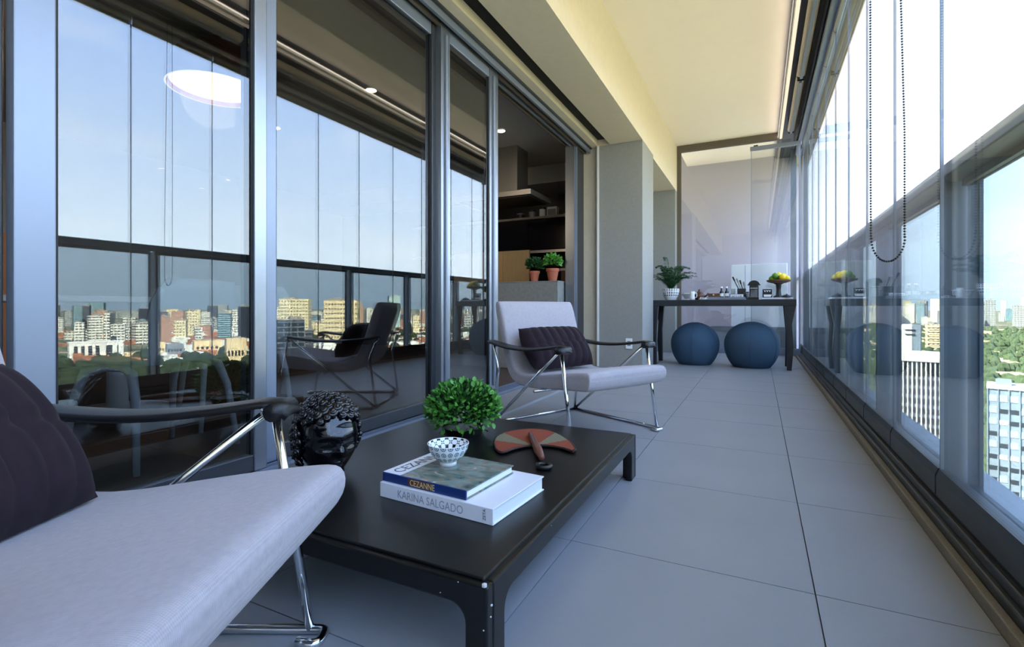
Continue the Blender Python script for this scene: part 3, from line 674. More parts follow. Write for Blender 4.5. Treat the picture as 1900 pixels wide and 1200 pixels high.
# ------------------------------------------------------------------ green mound plant
pl = thing('mound_plant', 'round mound of bright green leaves on the black coffee table', 'plant', (-1.06, 1.69, .1755))
MB().lathe([(0,0),(.075,0),(.085,.03),(.08,.03),(.075,.025),(0,.025)], 28).build('dish', 'lacquer', pl, auto=40)
leafy('inner_foliage', pl, 1500, (0,0,.10), (.125,.125,.10), .03, 'leaf_dark', 11, .1)
def leafmesh(L, nm, mat):
    m = MB(); P = [(0,0,0)]
    vs = [(0,0,0),(-.34*L,.35*L,.06*L),(0,.38*L,-.03*L),(.34*L,.35*L,.06*L),(-.28*L,.75*L,.02*L),(0,.78*L,-.05*L),(.28*L,.75*L,.02*L),(0,1.0*L,-.06*L)]
    m.add(vs, [(0,2,1),(0,3,2),(1,2,5,4),(2,3,6,5),(4,5,7),(5,6,7)]); return m.mesh(nm, mat, True)
lm = [leafmesh(.026, 'leaf', 'leaf'), leafmesh(.021, 'leaf', 'leaf')]
rl = random.Random(21)
for k in range(300):
    g = 2.39996*k; zc = 1-1.8*(k+.5)/300; rxy = math.sqrt(max(0, 1-zc*zc)); d = Vector((rxy*math.cos(g), rxy*math.sin(g), zc))
    q = rl.uniform(.92, 1.1); p = Vector((d.x*.132, d.y*.132, .105+d.z*.10))*1.0; p = Vector((p.x*q, p.y*q, .10+(p.z-.10)*q))
    dr = (d*.7+Vector((rl.uniform(-.7,.7), rl.uniform(-.7,.7), rl.uniform(-.5,.7)))).normalized()
    qt = dr.to_track_quat('Y', 'Z'); eu = (qt @ Matrix.Rotation(rl.uniform(-.9,.9), 4, 'Y').to_quaternion()).to_euler()
    share('leaf', lm[k % 2], pl, p, eu, (1,1,1))
leafy('outer_foliage', pl, 1100, (0,0,.098), (.142,.142,.108), .025, 'leaf', 31, .2)
# ------------------------------------------------------------------ woven fan
fan = thing('woven_fan', 'orange and cream woven crescent hand fan with a turned wooden handle', 'fan', (-.716, 1.62, .175), math.atan2(.235, .14)+math.pi/2*0)
fan.rotation_euler.z = 0
OUT = [(-.87,1.60),(-.90,1.68),(-.892,1.768),(-.845,1.832),(-.777,1.855),(-.70,1.815),(-.625,1.735),(-.575,1.655)]
LOW = [(-.575,1.626),(-.63,1.65),(-.692,1.65),(-.739,1.619),(-.769,1.566),(-.787,1.506),(-.825,1.53)]
def smooth2(P, n=4):
    R_ = []
    for i in range(len(P)-1):
        p0 = P[max(i-1,0)]; p1 = P[i]; p2 = P[i+1]; p3 = P[min(i+2,len(P)-1)]
        for k in range(n):
            t = k/n; R_.append(tuple(.5*((2*b)+(c-a)*t+(2*a-5*b+4*c-d)*t*t+(3*b-a-3*c+d)*t**3) for a, b, c, d in zip(p0, p1, p2, p3)))
    return R_+[P[-1]]
# the fan's own axis: from blade crown to handle end
ax = Vector((-.586+.80, 1.421-1.80, 0)).normalized(); fa = math.atan2(-ax.y, -ax.x)-math.pi/2
fan.rotation_euler.z = fa; Ri = Matrix.Rotation(-fa, 4, 'Z')
def fl(p, z=0): q = Ri @ Vector((p[0]+.716, p[1]-1.62, 0)); return (q.x, q.y, z)
po = [fl(p) for p in smooth2(OUT)]; plw = [fl(p) for p in smooth2(LOW)]
poly = [(p[0], p[1]) for p in po+plw]
m = MB().prism(poly, .004, .011, lambda a, b, h: (a, b+.0, h)); blade = m.build('blade', 'woven', fan)
MB().tube([(p[0], p[1], .008) for p in poly+[poly[0]]], .0045, 6).build('rim', 'fan_rim', blade, smooth=True)
hp = [fl(p) for p in [(-.79,1.74),(-.755,1.685),(-.715,1.62),(-.672,1.549),(-.628,1.477)]]
MB().tube([(p[0], p[1], .02) for p in hp], [.006,.011,.0125,.0155,.010], 12).build('handle', 'handle_wood', fan, smooth=True)
rg = fl((-.604,1.438)); MB().tube([(rg[0]+.021*math.cos(t), rg[1]+.021*math.sin(t), .008) for t in [2*math.pi*k/24 for k in range(25)]], .007, 8).build('ring', 'black_plastic', fan, smooth=True)
# ------------------------------------------------------------------ black head sculpture
hs = thing('head_sculpture', 'glossy black ceramic head with tight curls and closed eyes on the coffee table', 'sculpture', (-1.165, 1.09, .1755), 0); hs.scale = (.92,.92,.95)
FD = Vector((.93, -.36, 0)).normalized(); hs.rotation_euler.z = math.atan2(FD.y, FD.x)+math.pi/2   # face = local -y
def headfn(u, v):
    th_ = 2*math.pi*u; ph = math.pi*(.02+.96*v)
    d = Vector((math.sin(ph)*math.sin(th_), -math.sin(ph)*math.cos(th_), -math.cos(ph)))
    rx, ry, rz_ = .093, .108, .128
    x, y, z = d.x*rx, d.y*ry, d.z*rz_
    jaw = max(0, -d.z); x *= 1-.28*jaw**1.5; y *= 1-.12*jaw
    if d.y < 0:
        g = lambda cx_, cz, sx_, sz: math.exp(-((x-cx_)/sx_)**2-((z-cz)/sz)**2)
        pz = 0
        pz += .017*g(0, -.030, .013, .012)+.011*g(0, -.010, .011, .024)       # nose
        pz += .009*g(0, .020, .06, .012)                                    # brow
        for s_ in (-1, 1):
            pz -= .016*g(s_*.036, -.002, .024, .014); pz += .013*g(s_*.036, -.003, .019, .0095); pz -= .008*g(s_*.036, -.014, .021, .0035)
            pz += .006*g(s_*.052, -.035, .02, .02)
        pz += .011*g(0, -.064, .022, .0055)+.011*g(0, -.078, .019, .006)-.004*g(0, -.071, .024, .0025)+.010*g(0, -.105, .022, .014)
        y -= pz*min(1, -d.y*1.6)
    return (x, y, z+.122)
MB().grid(72, 60, headfn, True).build('face', 'ceramic_black', hs, smooth=True)
rh = random.Random(9); cur = 0
curl = MB().tube([((.0115-.0095*k/21)*math.cos(k*.6), (.0115-.0095*k/21)*math.sin(k*.6), .010*k/21) for k in range(22)], [.007-.003*k/21 for k in range(22)], 6).sphere((0,0,0), .010, 8, 6).mesh('curl', 'ceramic_black', True)
for k in range(230):
    g = 2.39996*k; zc = 1-1.55*(k+.5)/230; rxy = math.sqrt(max(0, 1-zc*zc)); d = Vector((rxy*math.cos(g), rxy*math.sin(g), zc))
    # leave the face open
    if d.y < -.05 and d.z < .62-.25*abs(d.x) and abs(d.x) < .95: continue
    if d.z < -.35 and d.y < .1: continue
    p = Vector((d.x*.1, d.y*.115, d.z*.128+.125)); eu = d.to_track_quat('Z', 'Y') @ Matrix.Rotation(rh.uniform(0,6), 4, 'Z').to_quaternion()
    share('curl', curl, hs, p, eu.to_euler(), (rh.uniform(.9,1.3),)*3)
MB().lathe([(0,0),(.05,0),(.055,.012),(.05,.03),(0,.03)], 24).build('neck_base', 'ceramic_black', hs, smooth=True)
# ================================================================== dark end table and what stands on it
et = thing('console_table', 'dark stained wooden console table with flared legs across the balcony end', 'table', (-.36, 6.33, 0))
B(-.90, .72, -.25, .25, .695, .766).build('tabletop', 'dark_wood', et, bevel=.004)
for sx_ in (-1, 1):
    for sy in (-1, 1):
        def leg(u, v): return None
        P = [(0,.0),(.045,.0),(.065,.25),(.05,.5),(.085,.695),(-.02,.695),(.005,.4)]
        xo = .63 if sx_ > 0 else -.81
        if sx_ < 0: P = [(.07-a, b) for a, b in P]
        MB().prism(P, sy*.21-.03, sy*.21+.03, lambda a, b, h, xo=xo: (xo+a, h, b)).build('leg', 'dark_wood', et, bevel=.003)
ZT = .766
for k, (x, yy, r, hh) in enumerate(((-.69, 6.33, .275, .50), (-.075, 6.30, .29, .515))):
    t = thing('ball_seat', ('slate blue fabric ball seat under the table beside the niche', 'slate blue fabric ball seat under the table beside the glass curtain')[k], 'ball seat', (x, yy, 0), group='slate blue ball seats')
    prof = [(0,0)]+[(r*math.cos(a_), .5*hh+(.5*hh if a_ > 0 else .66*hh)*math.sin(a_)) for a_ in [-.86+(.86+1.53)*q/28 for q in range(29)]]+[(0,hh)]
    MB().lathe(prof, 40).build('cover', 'blue_fabric', t, smooth=True)
    for j in range(6):
        a = j*math.pi/3+.5; MB().tube([((p[0]+.001)*math.cos(a), (p[0]+.001)*math.sin(a), p[1]) for p in prof[1:-1]], .0018, 5).build('seam', 'blue_fabric', t, smooth=True)
    MB().lathe([(0,0),(r*.6,0),(r*.62,.006),(0,.012)], 24).build('base', 'black_plastic', t)
    a = -1.9; B(-.012, .012, -.004, .004, .01, .085).build('zip_tab', 'blue_fabric', t, loc=(r*.60*math.cos(a), r*.60*math.sin(a), .0))
# fern in a patterned pot
fp = thing('potted_fern', 'feathery green fern in a white pot with black pattern on the dark table', 'plant', (-.965, 6.30, ZT))
MB().lathe([(.055,0),(.07,.02),(.09,.06),(.1,.11),(.1,.14)], 40, uv=True).build('pot', 'pot_dots', fp, smooth=True)
MB().lathe([(0,.0),(.055,0),(.055,.004),(0,.004)], 24).lathe([(.1,.14),(.09,.14),(.088,.12),(0,.12)], 24).build('pot_liner', 'white_ceramic', fp)
MB().lathe([(0,.121),(.088,.121),(.08,.13),(0,.135)], 24).build('soil', 'soil', fp)
rf = random.Random(4)
for k in range(34):
    az = rf.uniform(0, 2*math.pi); L = rf.uniform(.16, .27); lift = rf.uniform(.12, .30)
    if k < 3: az, L, lift = (2.6, .10, .40) if k == 0 else ((-.2, .32, .16) if k == 1 else (.3, .30, .21))
    rc_ = []
    for q in range(9): t = q/8; rc_.append(Vector((math.cos(az)*L*t, math.sin(az)*L*t, .13+lift*math.sin(min(1, t*1.15)*math.pi*.62))))
    m = MB().tube(rc_, [.003-.0022*q/8 for q in range(9)], 4)
    for q in range(1, 32):
        t = q/32; i = min(7, int(t*8)); p = rc_[i].lerp(rc_[i+1], t*8-i); sd_ = Vector((-math.sin(az), math.cos(az), 0)); w = .055*math.sin(math.pi*(.12+.85*t))
        for s_ in (-1, 1):
            tip = p+sd_*s_*w+(rc_[-1]-rc_[-2]).normalized()*w*.5+Vector((0,0,rf.uniform(-.01,.015))); n_ = Vector((0,0,.006))
            m.add([p-n_, p+n_, tip, p.lerp(tip, .5)+(rc_[-1]-rc_[-2]).normalized()*.007], [(0,3,2),(3,1,2)])
    m.build('frond', 'fern_green', fp)
# bowl, pepper mill, creamer, sprig
t = thing('snack_bowl', 'shallow white bowl with a dotted band beside the fern pot', 'bowl', (-.76, 6.30, ZT)); MB().lathe([(0,.02),(.04,.016),(.045,.02),(.075,.07),(.085,.085),(.08,.085),(.04,.03),(0,.026)], 32).build('body', 'white_ceramic', t, smooth=True); MB().lathe([(.0,0),(.042,0),(.042,.02),(0,.02)], 24).build('foot', 'white_ceramic', t)
for j in range(16): a = j*math.pi/8; MB().sphere((.0745*math.cos(a), .0745*math.sin(a), .066), .005, 6, 4).build('dot', 'book_blue', t)
t = thing('milk_jug', 'small white jug standing at the table front beside the dotted bowl', 'jug', (-.70, 6.16, ZT)); MB().lathe([(0,0),(.028,0),(.03,.02),(.024,.07),(.03,.1),(.026,.1),(.02,.07),(0,.03)], 20).build('body', 'white_ceramic', t, smooth=True); MB().tube(rnd([(.022,0,.085),(.05,0,.085),(.05,0,.03),(.027,0,.03)], .015), .004, 6).build('handle', 'white_ceramic', t, smooth=True)
t = thing('teapot', 'small dark brown teapot between the dotted bowl and the tray', 'teapot', (-.645, 6.40, ZT)); MB().lathe([(0,0),(.04,0),(.062,.035),(.06,.07),(.03,.098),(0,.1)], 24).build('body', 'wood_brown', t, smooth=True); MB().lathe([(0,.098),(.03,.098),(.012,.112),(.016,.128),(0,.135)], 16).build('lid', 'wood_brown', t, smooth=True); MB().tube([(.055,0,.04),(.085,0,.06),(.098,0,.088)], [.014,.009,.006], 8).build('spout', 'wood_brown', t, smooth=True); MB().tube(rnd([(-.055,0,.075),(-.095,0,.075),(-.095,0,.025),(-.058,0,.03)], .02), .006, 6).build('handle', 'wood_brown', t, smooth=True)
t = thing('saucer_stack', 'white folded cloth and saucer in front of the brown teapot', 'saucer', (-.58, 6.15, ZT)); MB().lathe([(0,0),(.03,0),(.055,.012),(.053,.014),(.028,.004),(0,.004)], 24).build('saucer', 'white_ceramic', t, smooth=True); MB().grid(8, 8, lambda u, v: ((u-.5)*.07, (v-.5)*.06, .012+.02*math.sin(3*u+2*v)**2)).build('cloth', 'book_white', t, smooth=True)
# grey tray with bottles, boxes, pen holder
tr = thing('grey_tray', 'grey serving tray with low rim on the dark table', 'tray', (-.36, 6.31, ZT))
B(-.19, .22, -.13, .13, 0, .012).build('base', 'grey_plastic', tr)
for a in ((-.19,.22,-.13,-.122),(-.19,.22,.122,.13),(-.19,-.182,-.122,.122),(.212,.22,-.122,.122)): B(*a, .012, .032).build('rim', 'alu_light', tr)
ZR = ZT+.012
t = thing('cigar_box', 'small brown wooden box on the grey tray', 'box', (-.475, 6.30, ZR+.0005)); B(-.06, .06, -.05, .05, 0, .05).build('body', 'wood_brown', t, bevel=.002); B(-.062, .062, -.052, .052, .05, .065).build('lid', 'wood_brown', t, bevel=.002); B(-.008, .008, -.055, -.052, .04, .058).build('clasp', 'gold_print', t)
for k, x in enumerate((-.39, -.335)):
    t = thing('dark_bottle', ('small dark bottle beside the brown wooden box', 'small dark bottle beside the lettered box')[k], 'bottle', (x, 6.28, ZR), group='small dark bottles on the tray')
    MB().lathe([(0,0),(.021,0),(.022,.01),(.022,.075),(.010,.10),(.010,.125),(0,.125)], 20).build('body', 'bottle_glass', t, smooth=True); MB().lathe([(0,.125),(.012,.125),(.012,.145),(0,.145)], 16).build('cap', 'white_plastic', t); MB().lathe([(.0223,.03),(.0226,.03),(.0226,.065),(.0223,.065)], 20).build('label', 'white_plastic', t)
t = thing('lettered_box', 'black box with a white lettered plate on the grey tray', 'box', (-.225, 6.27, ZR)); B(-.075, .075, -.06, .06, 0, .055).build('body', 'black_plastic', t, bevel=.002); B(-.068, .068, -.0625, -.06, .006, .05).build('plate', 'book_white', t); text('lettering', 'MOLLIIP', .034, 'black_plastic', t, frame((0, -.063, .014), (1,0,0), (0,0,1)), .0003, 'CENTER', .85)
t = thing('glass_tumbler', 'grey glass tumbler behind the lettered box', 'tumbler', (-.28, 6.39, ZR)); MB().lathe([(0,0),(.03,0),(.034,.12),(.031,.12),(.027,.006),(0,.006)], 20).build('body', 'clear_glass', t, smooth=True)
t = thing('cutlery_holder', 'dark square holder with dark cutlery leaning out of it', 'holder', (-.18, 6.38, ZR))
B(-.045, .045, -.04, .04, 0, .006).build('base', 'black_glass', t)
for a in ((-.045,.045,-.04,-.036),(-.045,.045,.036,.04),(-.045,-.041,-.036,.036),(.041,.045,-.036,.036)): B(*a, .006, .12).build('wall', 'black_glass', t)
for j, (x0, dx) in enumerate(((-.005,-.105),(.01,-.08),(.02,-.055),(.03,-.03))):
    MB().bar((x0+.02, 0, .01), (x0+.02+dx, .0, .245-.02*j), .004, .010).bar((x0+.02+dx*.86, 0, .215-.02*j), (x0+.02+dx*1.06, 0, .26-.02*j), .006, .018).build('utensil', 'black_plastic' if j % 2 == 0 else 'steel', t)
t = thing('dark_jar', 'small grey jar at the right end of the grey tray', 'jar', (-.145+.03, 6.30, ZT)); t['label'] = 'small grey jar beside the lettered box'; MB().lathe([(0,0),(.016,0),(.018,.06),(.014,.08),(0,.08)], 16).build('body', 'grey_plastic', t, smooth=True); MB().lathe([(0,.08),(.016,.08),(.016,.092),(0,.092)], 16).build('lid', 'black_plastic', t)
# coffee machine
cm = thing('coffee_machine', 'small black capsule coffee machine with rounded top', 'coffee machine', (-.05, 6.34, ZT))
B(-.05, .05, -.10, .12, 0, .03).build('base', 'black_plastic', cm, bevel=.004); B(-.048, .048, .0, .12, .03, .17).build('body', 'black_plastic', cm, bevel=.005); B(-.040, .040, -.105, -.02, .03, .036).build('drip_tray', 'steel', cm)
MB().prism([(.058*math.cos(t_), .17+.048*math.sin(t_)) for t_ in [math.pi*k/16 for k in range(17)]], -.11, .12, lambda a, b, h: (a, h, b)).build('hood', 'black_plastic', cm)
B(-.036, .036, -.004, .0, .04, .12).build('front_plate', 'grey_plastic', cm); B(-.036, .036, -.1, .0, .13, .17).build('brew_head', 'black_plastic', cm, bevel=.004); B(-.038, .038, -.102, -.098, .128, .133).build('trim_line', 'chrome', cm); B(-.066, .066, -.08, .02, .166, .176).build('lever', 'black_plastic', cm)
# white tray, photo frame, fruit stand, dish
wt = thing('white_board', 'flat white board under the picture and the fruit stand', 'board', (.18, 6.33, ZT)); B(-.15, .155, -.15, .15, 0, .022).build('slab', 'book_white', wt, bevel=.003); B(-.152, .157, -.152, .152, 0, .006).build('foot_strip', 'grey_plastic', wt)
ZW = ZT+.022
t = thing('picture_block', 'small square black picture with a white cup motif on the white board', 'picture', (.085, 6.25, ZW)); B(-.048, .048, -.01, .01, 0, .095).build('block', 'black_plastic', t, bevel=.002)
MB().prism([(-.034,.01),(.034,.01),(.044,.035),(-.036,.035)], -.0115, -.010, lambda a, b, h: (a, h, b)).build('motif_cup', 'white_plastic', t)
for j, x in enumerate((-.024, 0, .024)): MB().prism([(x-.012,.085),(x,.062),(x+.014,.085),(x+.004,.078)], -.0115, -.010, lambda a, b, h: (a, h, b)).build('motif_leaf', 'white_plastic', t)
fs_ = thing('fruit_stand', 'dark wooden pedestal fruit stand on the white board', 'fruit stand', (.20, 6.36, ZW))
MB().lathe([(0,0),(.055,0),(.058,.012),(.03,.03),(.024,.09),(.03,.15),(.06,.165),(0,.165)], 28).build('pedestal', 'dark_wood', fs_, smooth=True); MB().lathe([(0,.165),(.07,.165),(.118,.182),(.125,.2),(.118,.2),(.07,.176),(0,.174)], 36).build('plate', 'wood_brown', fs_, smooth=True)
for k, (x, yy, z, m_) in enumerate(((-.065,-.02,.0,'lime'),(-.035,-.045,.03,'lime'),(.035,-.05,.015,'lemon'),(.0,.02,.04,'lemon'),(.08,-.01,.0,'lemon'),(.045,.03,.03,'lemon'),(-.02,.06,.0,'lime'))):
    t = thing('lime' if m_ == 'lime' else 'lemon', {0:'green lime at the rim of the fruit stand',1:'green lime resting against the lemons',6:'green lime at the back of the fruit stand',2:'yellow lemon at the front of the fruit stand',3:'yellow lemon at the top of the pile',4:'yellow lemon at the rim of the fruit stand',5:'yellow lemon behind the front lemon'}[k], 'fruit', (.20+x, 6.36+yy, ZW+.178+z), group='fruit on the pedestal stand')
    r = .036; q = MB().lathe([(0,0)]+[(r*math.sin(a_)*(1-.06*math.cos(a_)**2), r-r*math.cos(a_)) for a_ in [math.pi*j/12 for j in range(1, 12)]]+[(0,2*r)], 18); q.build('flesh', m_, t, smooth=True)
    MB().lathe([(0,2*r-.002),(.007,2*r-.003),(.003,2*r+.005),(0,2*r+.005)], 8).build('tip', m_, t)
t = thing('dark_dish', 'low dark cloche-shaped dish beside the fruit stand', 'dish', (.275, 6.23, ZW)); MB().lathe([(0,0),(.06,0),(.062,.006),(.045,.022),(.015,.032),(0,.033)], 28).build('body', 'dark_wood', t, smooth=True); MB().lathe([(0,.033),(.006,.033),(.006,.040),(0,.042)], 10).build('knob', 'dark_wood', t)
# basket beside the pier
t = thing('wicker_basket', 'pale wicker basket beside the table leg in the niche', 'basket', (-1.31, 6.30, 0)); MB().lathe([(0,0),(.10,0),(.12,.12),(.145,.25),(.135,.25),(.11,.12),(.09,.01),(0,.01)], 28).build('body', 'wicker', t, smooth=True)
for j in range(10): z_ = .02+j*.024; rr_ = .102+.16*z_; MB().tube([(rr_*math.cos(a), rr_*math.sin(a), z_) for a in [2*math.pi*k/28 for k in range(29)]], .005, 5).build('weave_ring', 'wicker', t, smooth=True)
# wall socket on the pier
t = thing('wall_socket', 'white double wall socket plate on the stucco pier', 'socket', (-1.275, 5.4475, .225)); B(-.036, .036, -.010, 0, 0, .115).build('plate', 'white_plastic', t, bevel=.003); B(-.018, .018, -.012, -.010, .032, .085).build('insert', 'grey_plastic', t)
for s_ in (-1, 1): MB().tube([(s_*.009, -.0125, .058), (s_*.009, -.0115, .058)], .003, 8).build('hole', 'black_plastic', t)
# ================================================================== the city far below
G0 = -85.0
gm, gn, go = newmat('city_ground'); gb = gn.nodes.new('ShaderNodeBsdfPrincipled'); gn.links.new(gb.outputs[0], go.inputs[0])
gt = gn.nodes.new('ShaderNodeTexCoord'); gz = gn.nodes.new('ShaderNodeTexNoise'); gz.inputs['Scale'].default_value = .012; gz.inputs['Detail'].default_value = 8; gn.links.new(gt.outputs['Object'], gz.inputs['Vector'])
gr_ = gn.nodes.new('ShaderNodeValToRGB'); gn.links.new(gz.outputs[0], gr_.inputs[0]); E_ = gr_.color_ramp.elements
E_[0].position = .36; E_[0].color = lin((52,66,42)); E_[1].position = .7; E_[1].color = lin((176,160,132))
q = E_.new(.48); q.color = lin((84,94,60)); q = E_.new(.56); q.color = lin((130,120,98))
gn.links.new(gr_.outputs[0], gb.inputs['Base Color']); gb.inputs['Roughness'].default_value = .95
tag(B(-200, 16000, -3000, 16000, G0-2, G0).build('city_ground', 'city_ground'), 'distant city ground with patches of green and pale streets', 'ground', kind='structure')
facade('white', (240,234,214), (58,64,70), 6.6, 7, .42, .74)
facade('cream', (236,218,172), (84,74,60), 7.5, 6.5, .42, .5)
facade('cream2', (232,210,164), (92,76,58), 9, 5.5, .34, .55)
facade('slate', (84,90,98), (28,34,42), 7.0, 6.0, .5, .75)
facade('navy', (44,54,70), (22,28,40), 3.6, 2.4, .6, .8)
facade('grey', (168,168,160), (70,76,82), 8, 9, .45, .75)
facade('teal', (150,176,178), (44,76,88), 5.2, 9, .55, .92)
facade('teal2', (196,214,204), (92,124,122), 5.0, 9, .45, .92)
facade('rose', (206,160,132), (128,88,74), 3.4, 4, .45, .8)
facade('darkglass', (92,104,116), (20,28,38), 8, 10, .72, .86)
pbr('roof_grey', (142,138,130), .9, var=.1, scale=.1); pbr('concrete_white', (238,234,222), .8, var=.03, scale=.1); pbr('sand_wall', (232,204,156), .85, var=.04, scale=.1)
pbr('brick_roof', (178,116,86), .9, var=.15, scale=.05); pbr('dark_window', (40,46,52), .2, var=0); pbr('pane_blue', (150,172,192), .15, var=0); pbr('grid_grey', (120,132,142), .7, var=.05, scale=.2)
pbr('tree_green', (72,86,54), .95, var=.3, scale=.05); pbr('tree_dark', (42,56,32), .95, var=.3, scale=.05)
rb_ = random.Random(5)
def building(x, y, w, zt, yaw, mat, label, group=None, turn=None, depth=None, name='city_building'):
    zt = max(zt, -72); H_ = zt-G0; d_ = depth or w*rb_.uniform(.6, 1.0); tn = turn if turn is not None else rb_.choice((-14, -8, 7, 12))
    b = thing(name, label, 'building', (x, y, G0), math.radians(yaw+tn), group)
    B(0, d_, -w/2, w/2, 0, H_).build('body', mat, b)
    q_ = w*rb_.uniform(.15, .3); o_ = rb_.uniform(-.2, .2)*w
    MB().box(d_*.3, d_*.7, o_-q_, o_+q_, H_, H_+min(5, .08*H_+1)).build('roof_room', 'roof_grey', b)
    MB().box(-.3, d_+.3, -w/2-.3, w/2+.3, H_-.9, H_+.5).build('parapet', 'roof_grey' if mat in ('slate','navy','darkglass') else mat, b)
    return b
NAMED = [
(1932, 730, 9.7, -48.8, 20.7, 'white', 'slim white'),
(2376, 912, 21.0, 8.8, 21.0, 'slate', 'dark slate banded'),
(2072, 801, 23.7, -35.0, 21.1, 'white', 'white balcony'),
(2719, 1090, 35.5, -18.4, 21.9, 'grey', 'low grey gabled'),
(2363, 970, 15.7, -18.1, 22.3, 'cream', 'narrow cream'),
(2395, 1007, 29.2, 7.1, 22.8, 'slate', 'dark slate ribbed'),
(6294, 2735, 144.3, 52.1, 23.5, 'teal', 'teal glass corner'),
(1470, 642, 27.7, -20.7, 23.6, 'white', 'white gridded balcony'),
(1581, 631, 14.4, -62.9, 21.8, 'white', 'small white'),
(1457, 607, 24.5, -53.8, 22.6, 'white', 'stepped white'),
(1322, 598, 10.4, -11.6, 24.4, 'white', 'tall narrow white'),
(3067, 1406, 31.1, -27.9, 24.6, 'slate', 'dark slate'),
(4483, 2169, 162.6, -29.3, 25.8, 'grey', 'long low grey'),
(1379, 646, 27.4, -40.9, 25.1, 'white', 'white terraced'),
(1354, 658, 24.7, -25.3, 25.9, 'white', 'white striped balcony'),
(1270, 661, 55.0, -37.1, 27.5, 'white', 'wide white horizontal banded'),
(2903, 1488, 64.3, -5.0, 27.1, 'navy', 'dark navy flat topped'),
(2121, 1144, 42.0, -16.5, 28.3, 'slate', 'dark slate'),
(1201, 658, 18.1, -23.8, 28.7, 'rose', 'rose brick'),
(1651, 937, 32.7, -13.0, 29.6, 'rose', 'rose banded'),
(1174, 672, 23.4, -29.9, 29.8, 'cream', 'cream ribbed'),
(1901, 1148, 24.1, -9.5, 31.1, 'cream', 'cream stepped'),
(1874, 1162, 34.7, -17.7, 31.8, 'white', 'white'),
(2589, 1644, 44.0, 9.2, 32.4, 'slate', 'dark slate'),
(1167, 772, 27.4, -15.1, 33.5, 'teal', 'teal banded'),
(3820, 2499, 81.3, 17.8, 33.2, 'grey', 'grey'),
(2082, 1408, 45.6, -13.6, 34.1, 'cream', 'cream'),
(1178, 832, 28.0, 3.4, 35.2, 'navy', 'tall navy glass'),
(1168, 711, 14.9, -47.2, 31.3, 'white', 'white small windowed'),
(1162, 774, 27.4, -46.8, 33.7, 'white', 'white corner windowed'),
(942, 787, 62.7, 19.0, 39.9, 'cream', 'cream square windowed'),
(649, 539, 39.1, -18.6, 39.7, 'darkglass', 'dark glass office'),
(724, 638, 12.6, -40.2, 41.4, 'slate', 'dark slate slim'),
(895, 811, 34.2, -33.6, 42.2, 'cream', 'pale cream windowed'),
(2101, 1888, 69.0, -22.2, 41.9, 'white', 'white'),
(697, 687, 60.0, 13.8, 44.6, 'cream2', 'tall cream hotel-like'),
(1348, 1424, 23.4, 6.8, 46.6, 'rose', 'rose narrow'),
(1149, 1260, 22.3, -2.9, 47.6, 'white', 'slim white ribbed'),
(1082, 1220, 19.8, -4.5, 48.4, 'slate', 'slim dark slate'),
(1889, 2202, 29.7, 12.9, 49.4, 'slate', 'dark slate'),
(1230, 1482, 41.7, 43.5, 50.3, 'teal2', 'pale teal banded'),
(1013, 1187, 41.6, -40.5, 49.5, 'white', 'white cluster'),
(1372, 1761, 58.3, -46.9, 52.1, 'white', 'white cluster'),
(2048, 2647, 42.0, -17.2, 52.3, 'grey', 'grey'),
(1703, 2295, 42.2, -11.6, 53.4, 'white', 'white'),
(1131, 1752, 26.9, -33.1, 57.2, 'cream', 'cream'),
(1104, 1766, 31.4, -28.6, 58.0, 'rose', 'rose'),
(1354, 2259, 39.9, -5.0, 59.1, 'grey', 'grey'),
(1323, 2275, 28.5, -13.6, 59.8, 'white', 'white'),
(1377, 2064, 21.2, -18.1, 56.3, 'white', 'white'),
(2290, 2860, 45.7, 0.7, 51.3, 'cream', 'cream'),
(1135, 854, 29.6, -10.4, 37.0, 'white', 'pale white'),
(917, 716, 15.4, -24.5, 38.0, 'grey', 'grey')
]
# each block is told apart by its looks first, else by the block that stands next to it in the row
SEEN = {}
FIX = []
for x, y, w, zt, yaw, mat, ds in NAMED:
    for _ in range(30):
        if all(math.hypot(x-a_[0], y-a_[1]) > (w+a_[2])*.85 for a_ in FIX): break
        x *= 1.03; y *= 1.03; w *= 1.03; zt = .68+(zt-.68)*1.03
    FIX.append((x, y, w, zt, yaw, mat, ds))
NAMED = FIX
for i, (x, y, w, zt, yaw, mat, ds) in enumerate(NAMED):
    lab = ds+(' tower' if zt > -25 else ' block')+' on the skyline'
    hts = 'reaching the horizon' if zt > -6 else ('of middling height' if zt > -30 else 'low among its neighbours')
    lab = lab+' '+hts
    if lab in SEEN:
        lab = ds+(' tower' if zt > -25 else ' block')+(' between the %s one and the %s one' % (NAMED[i-1][6], NAMED[(i+1) % len(NAMED)][6]))
    SEEN[lab] = i
    building(x, y, w, zt, yaw, mat, lab)
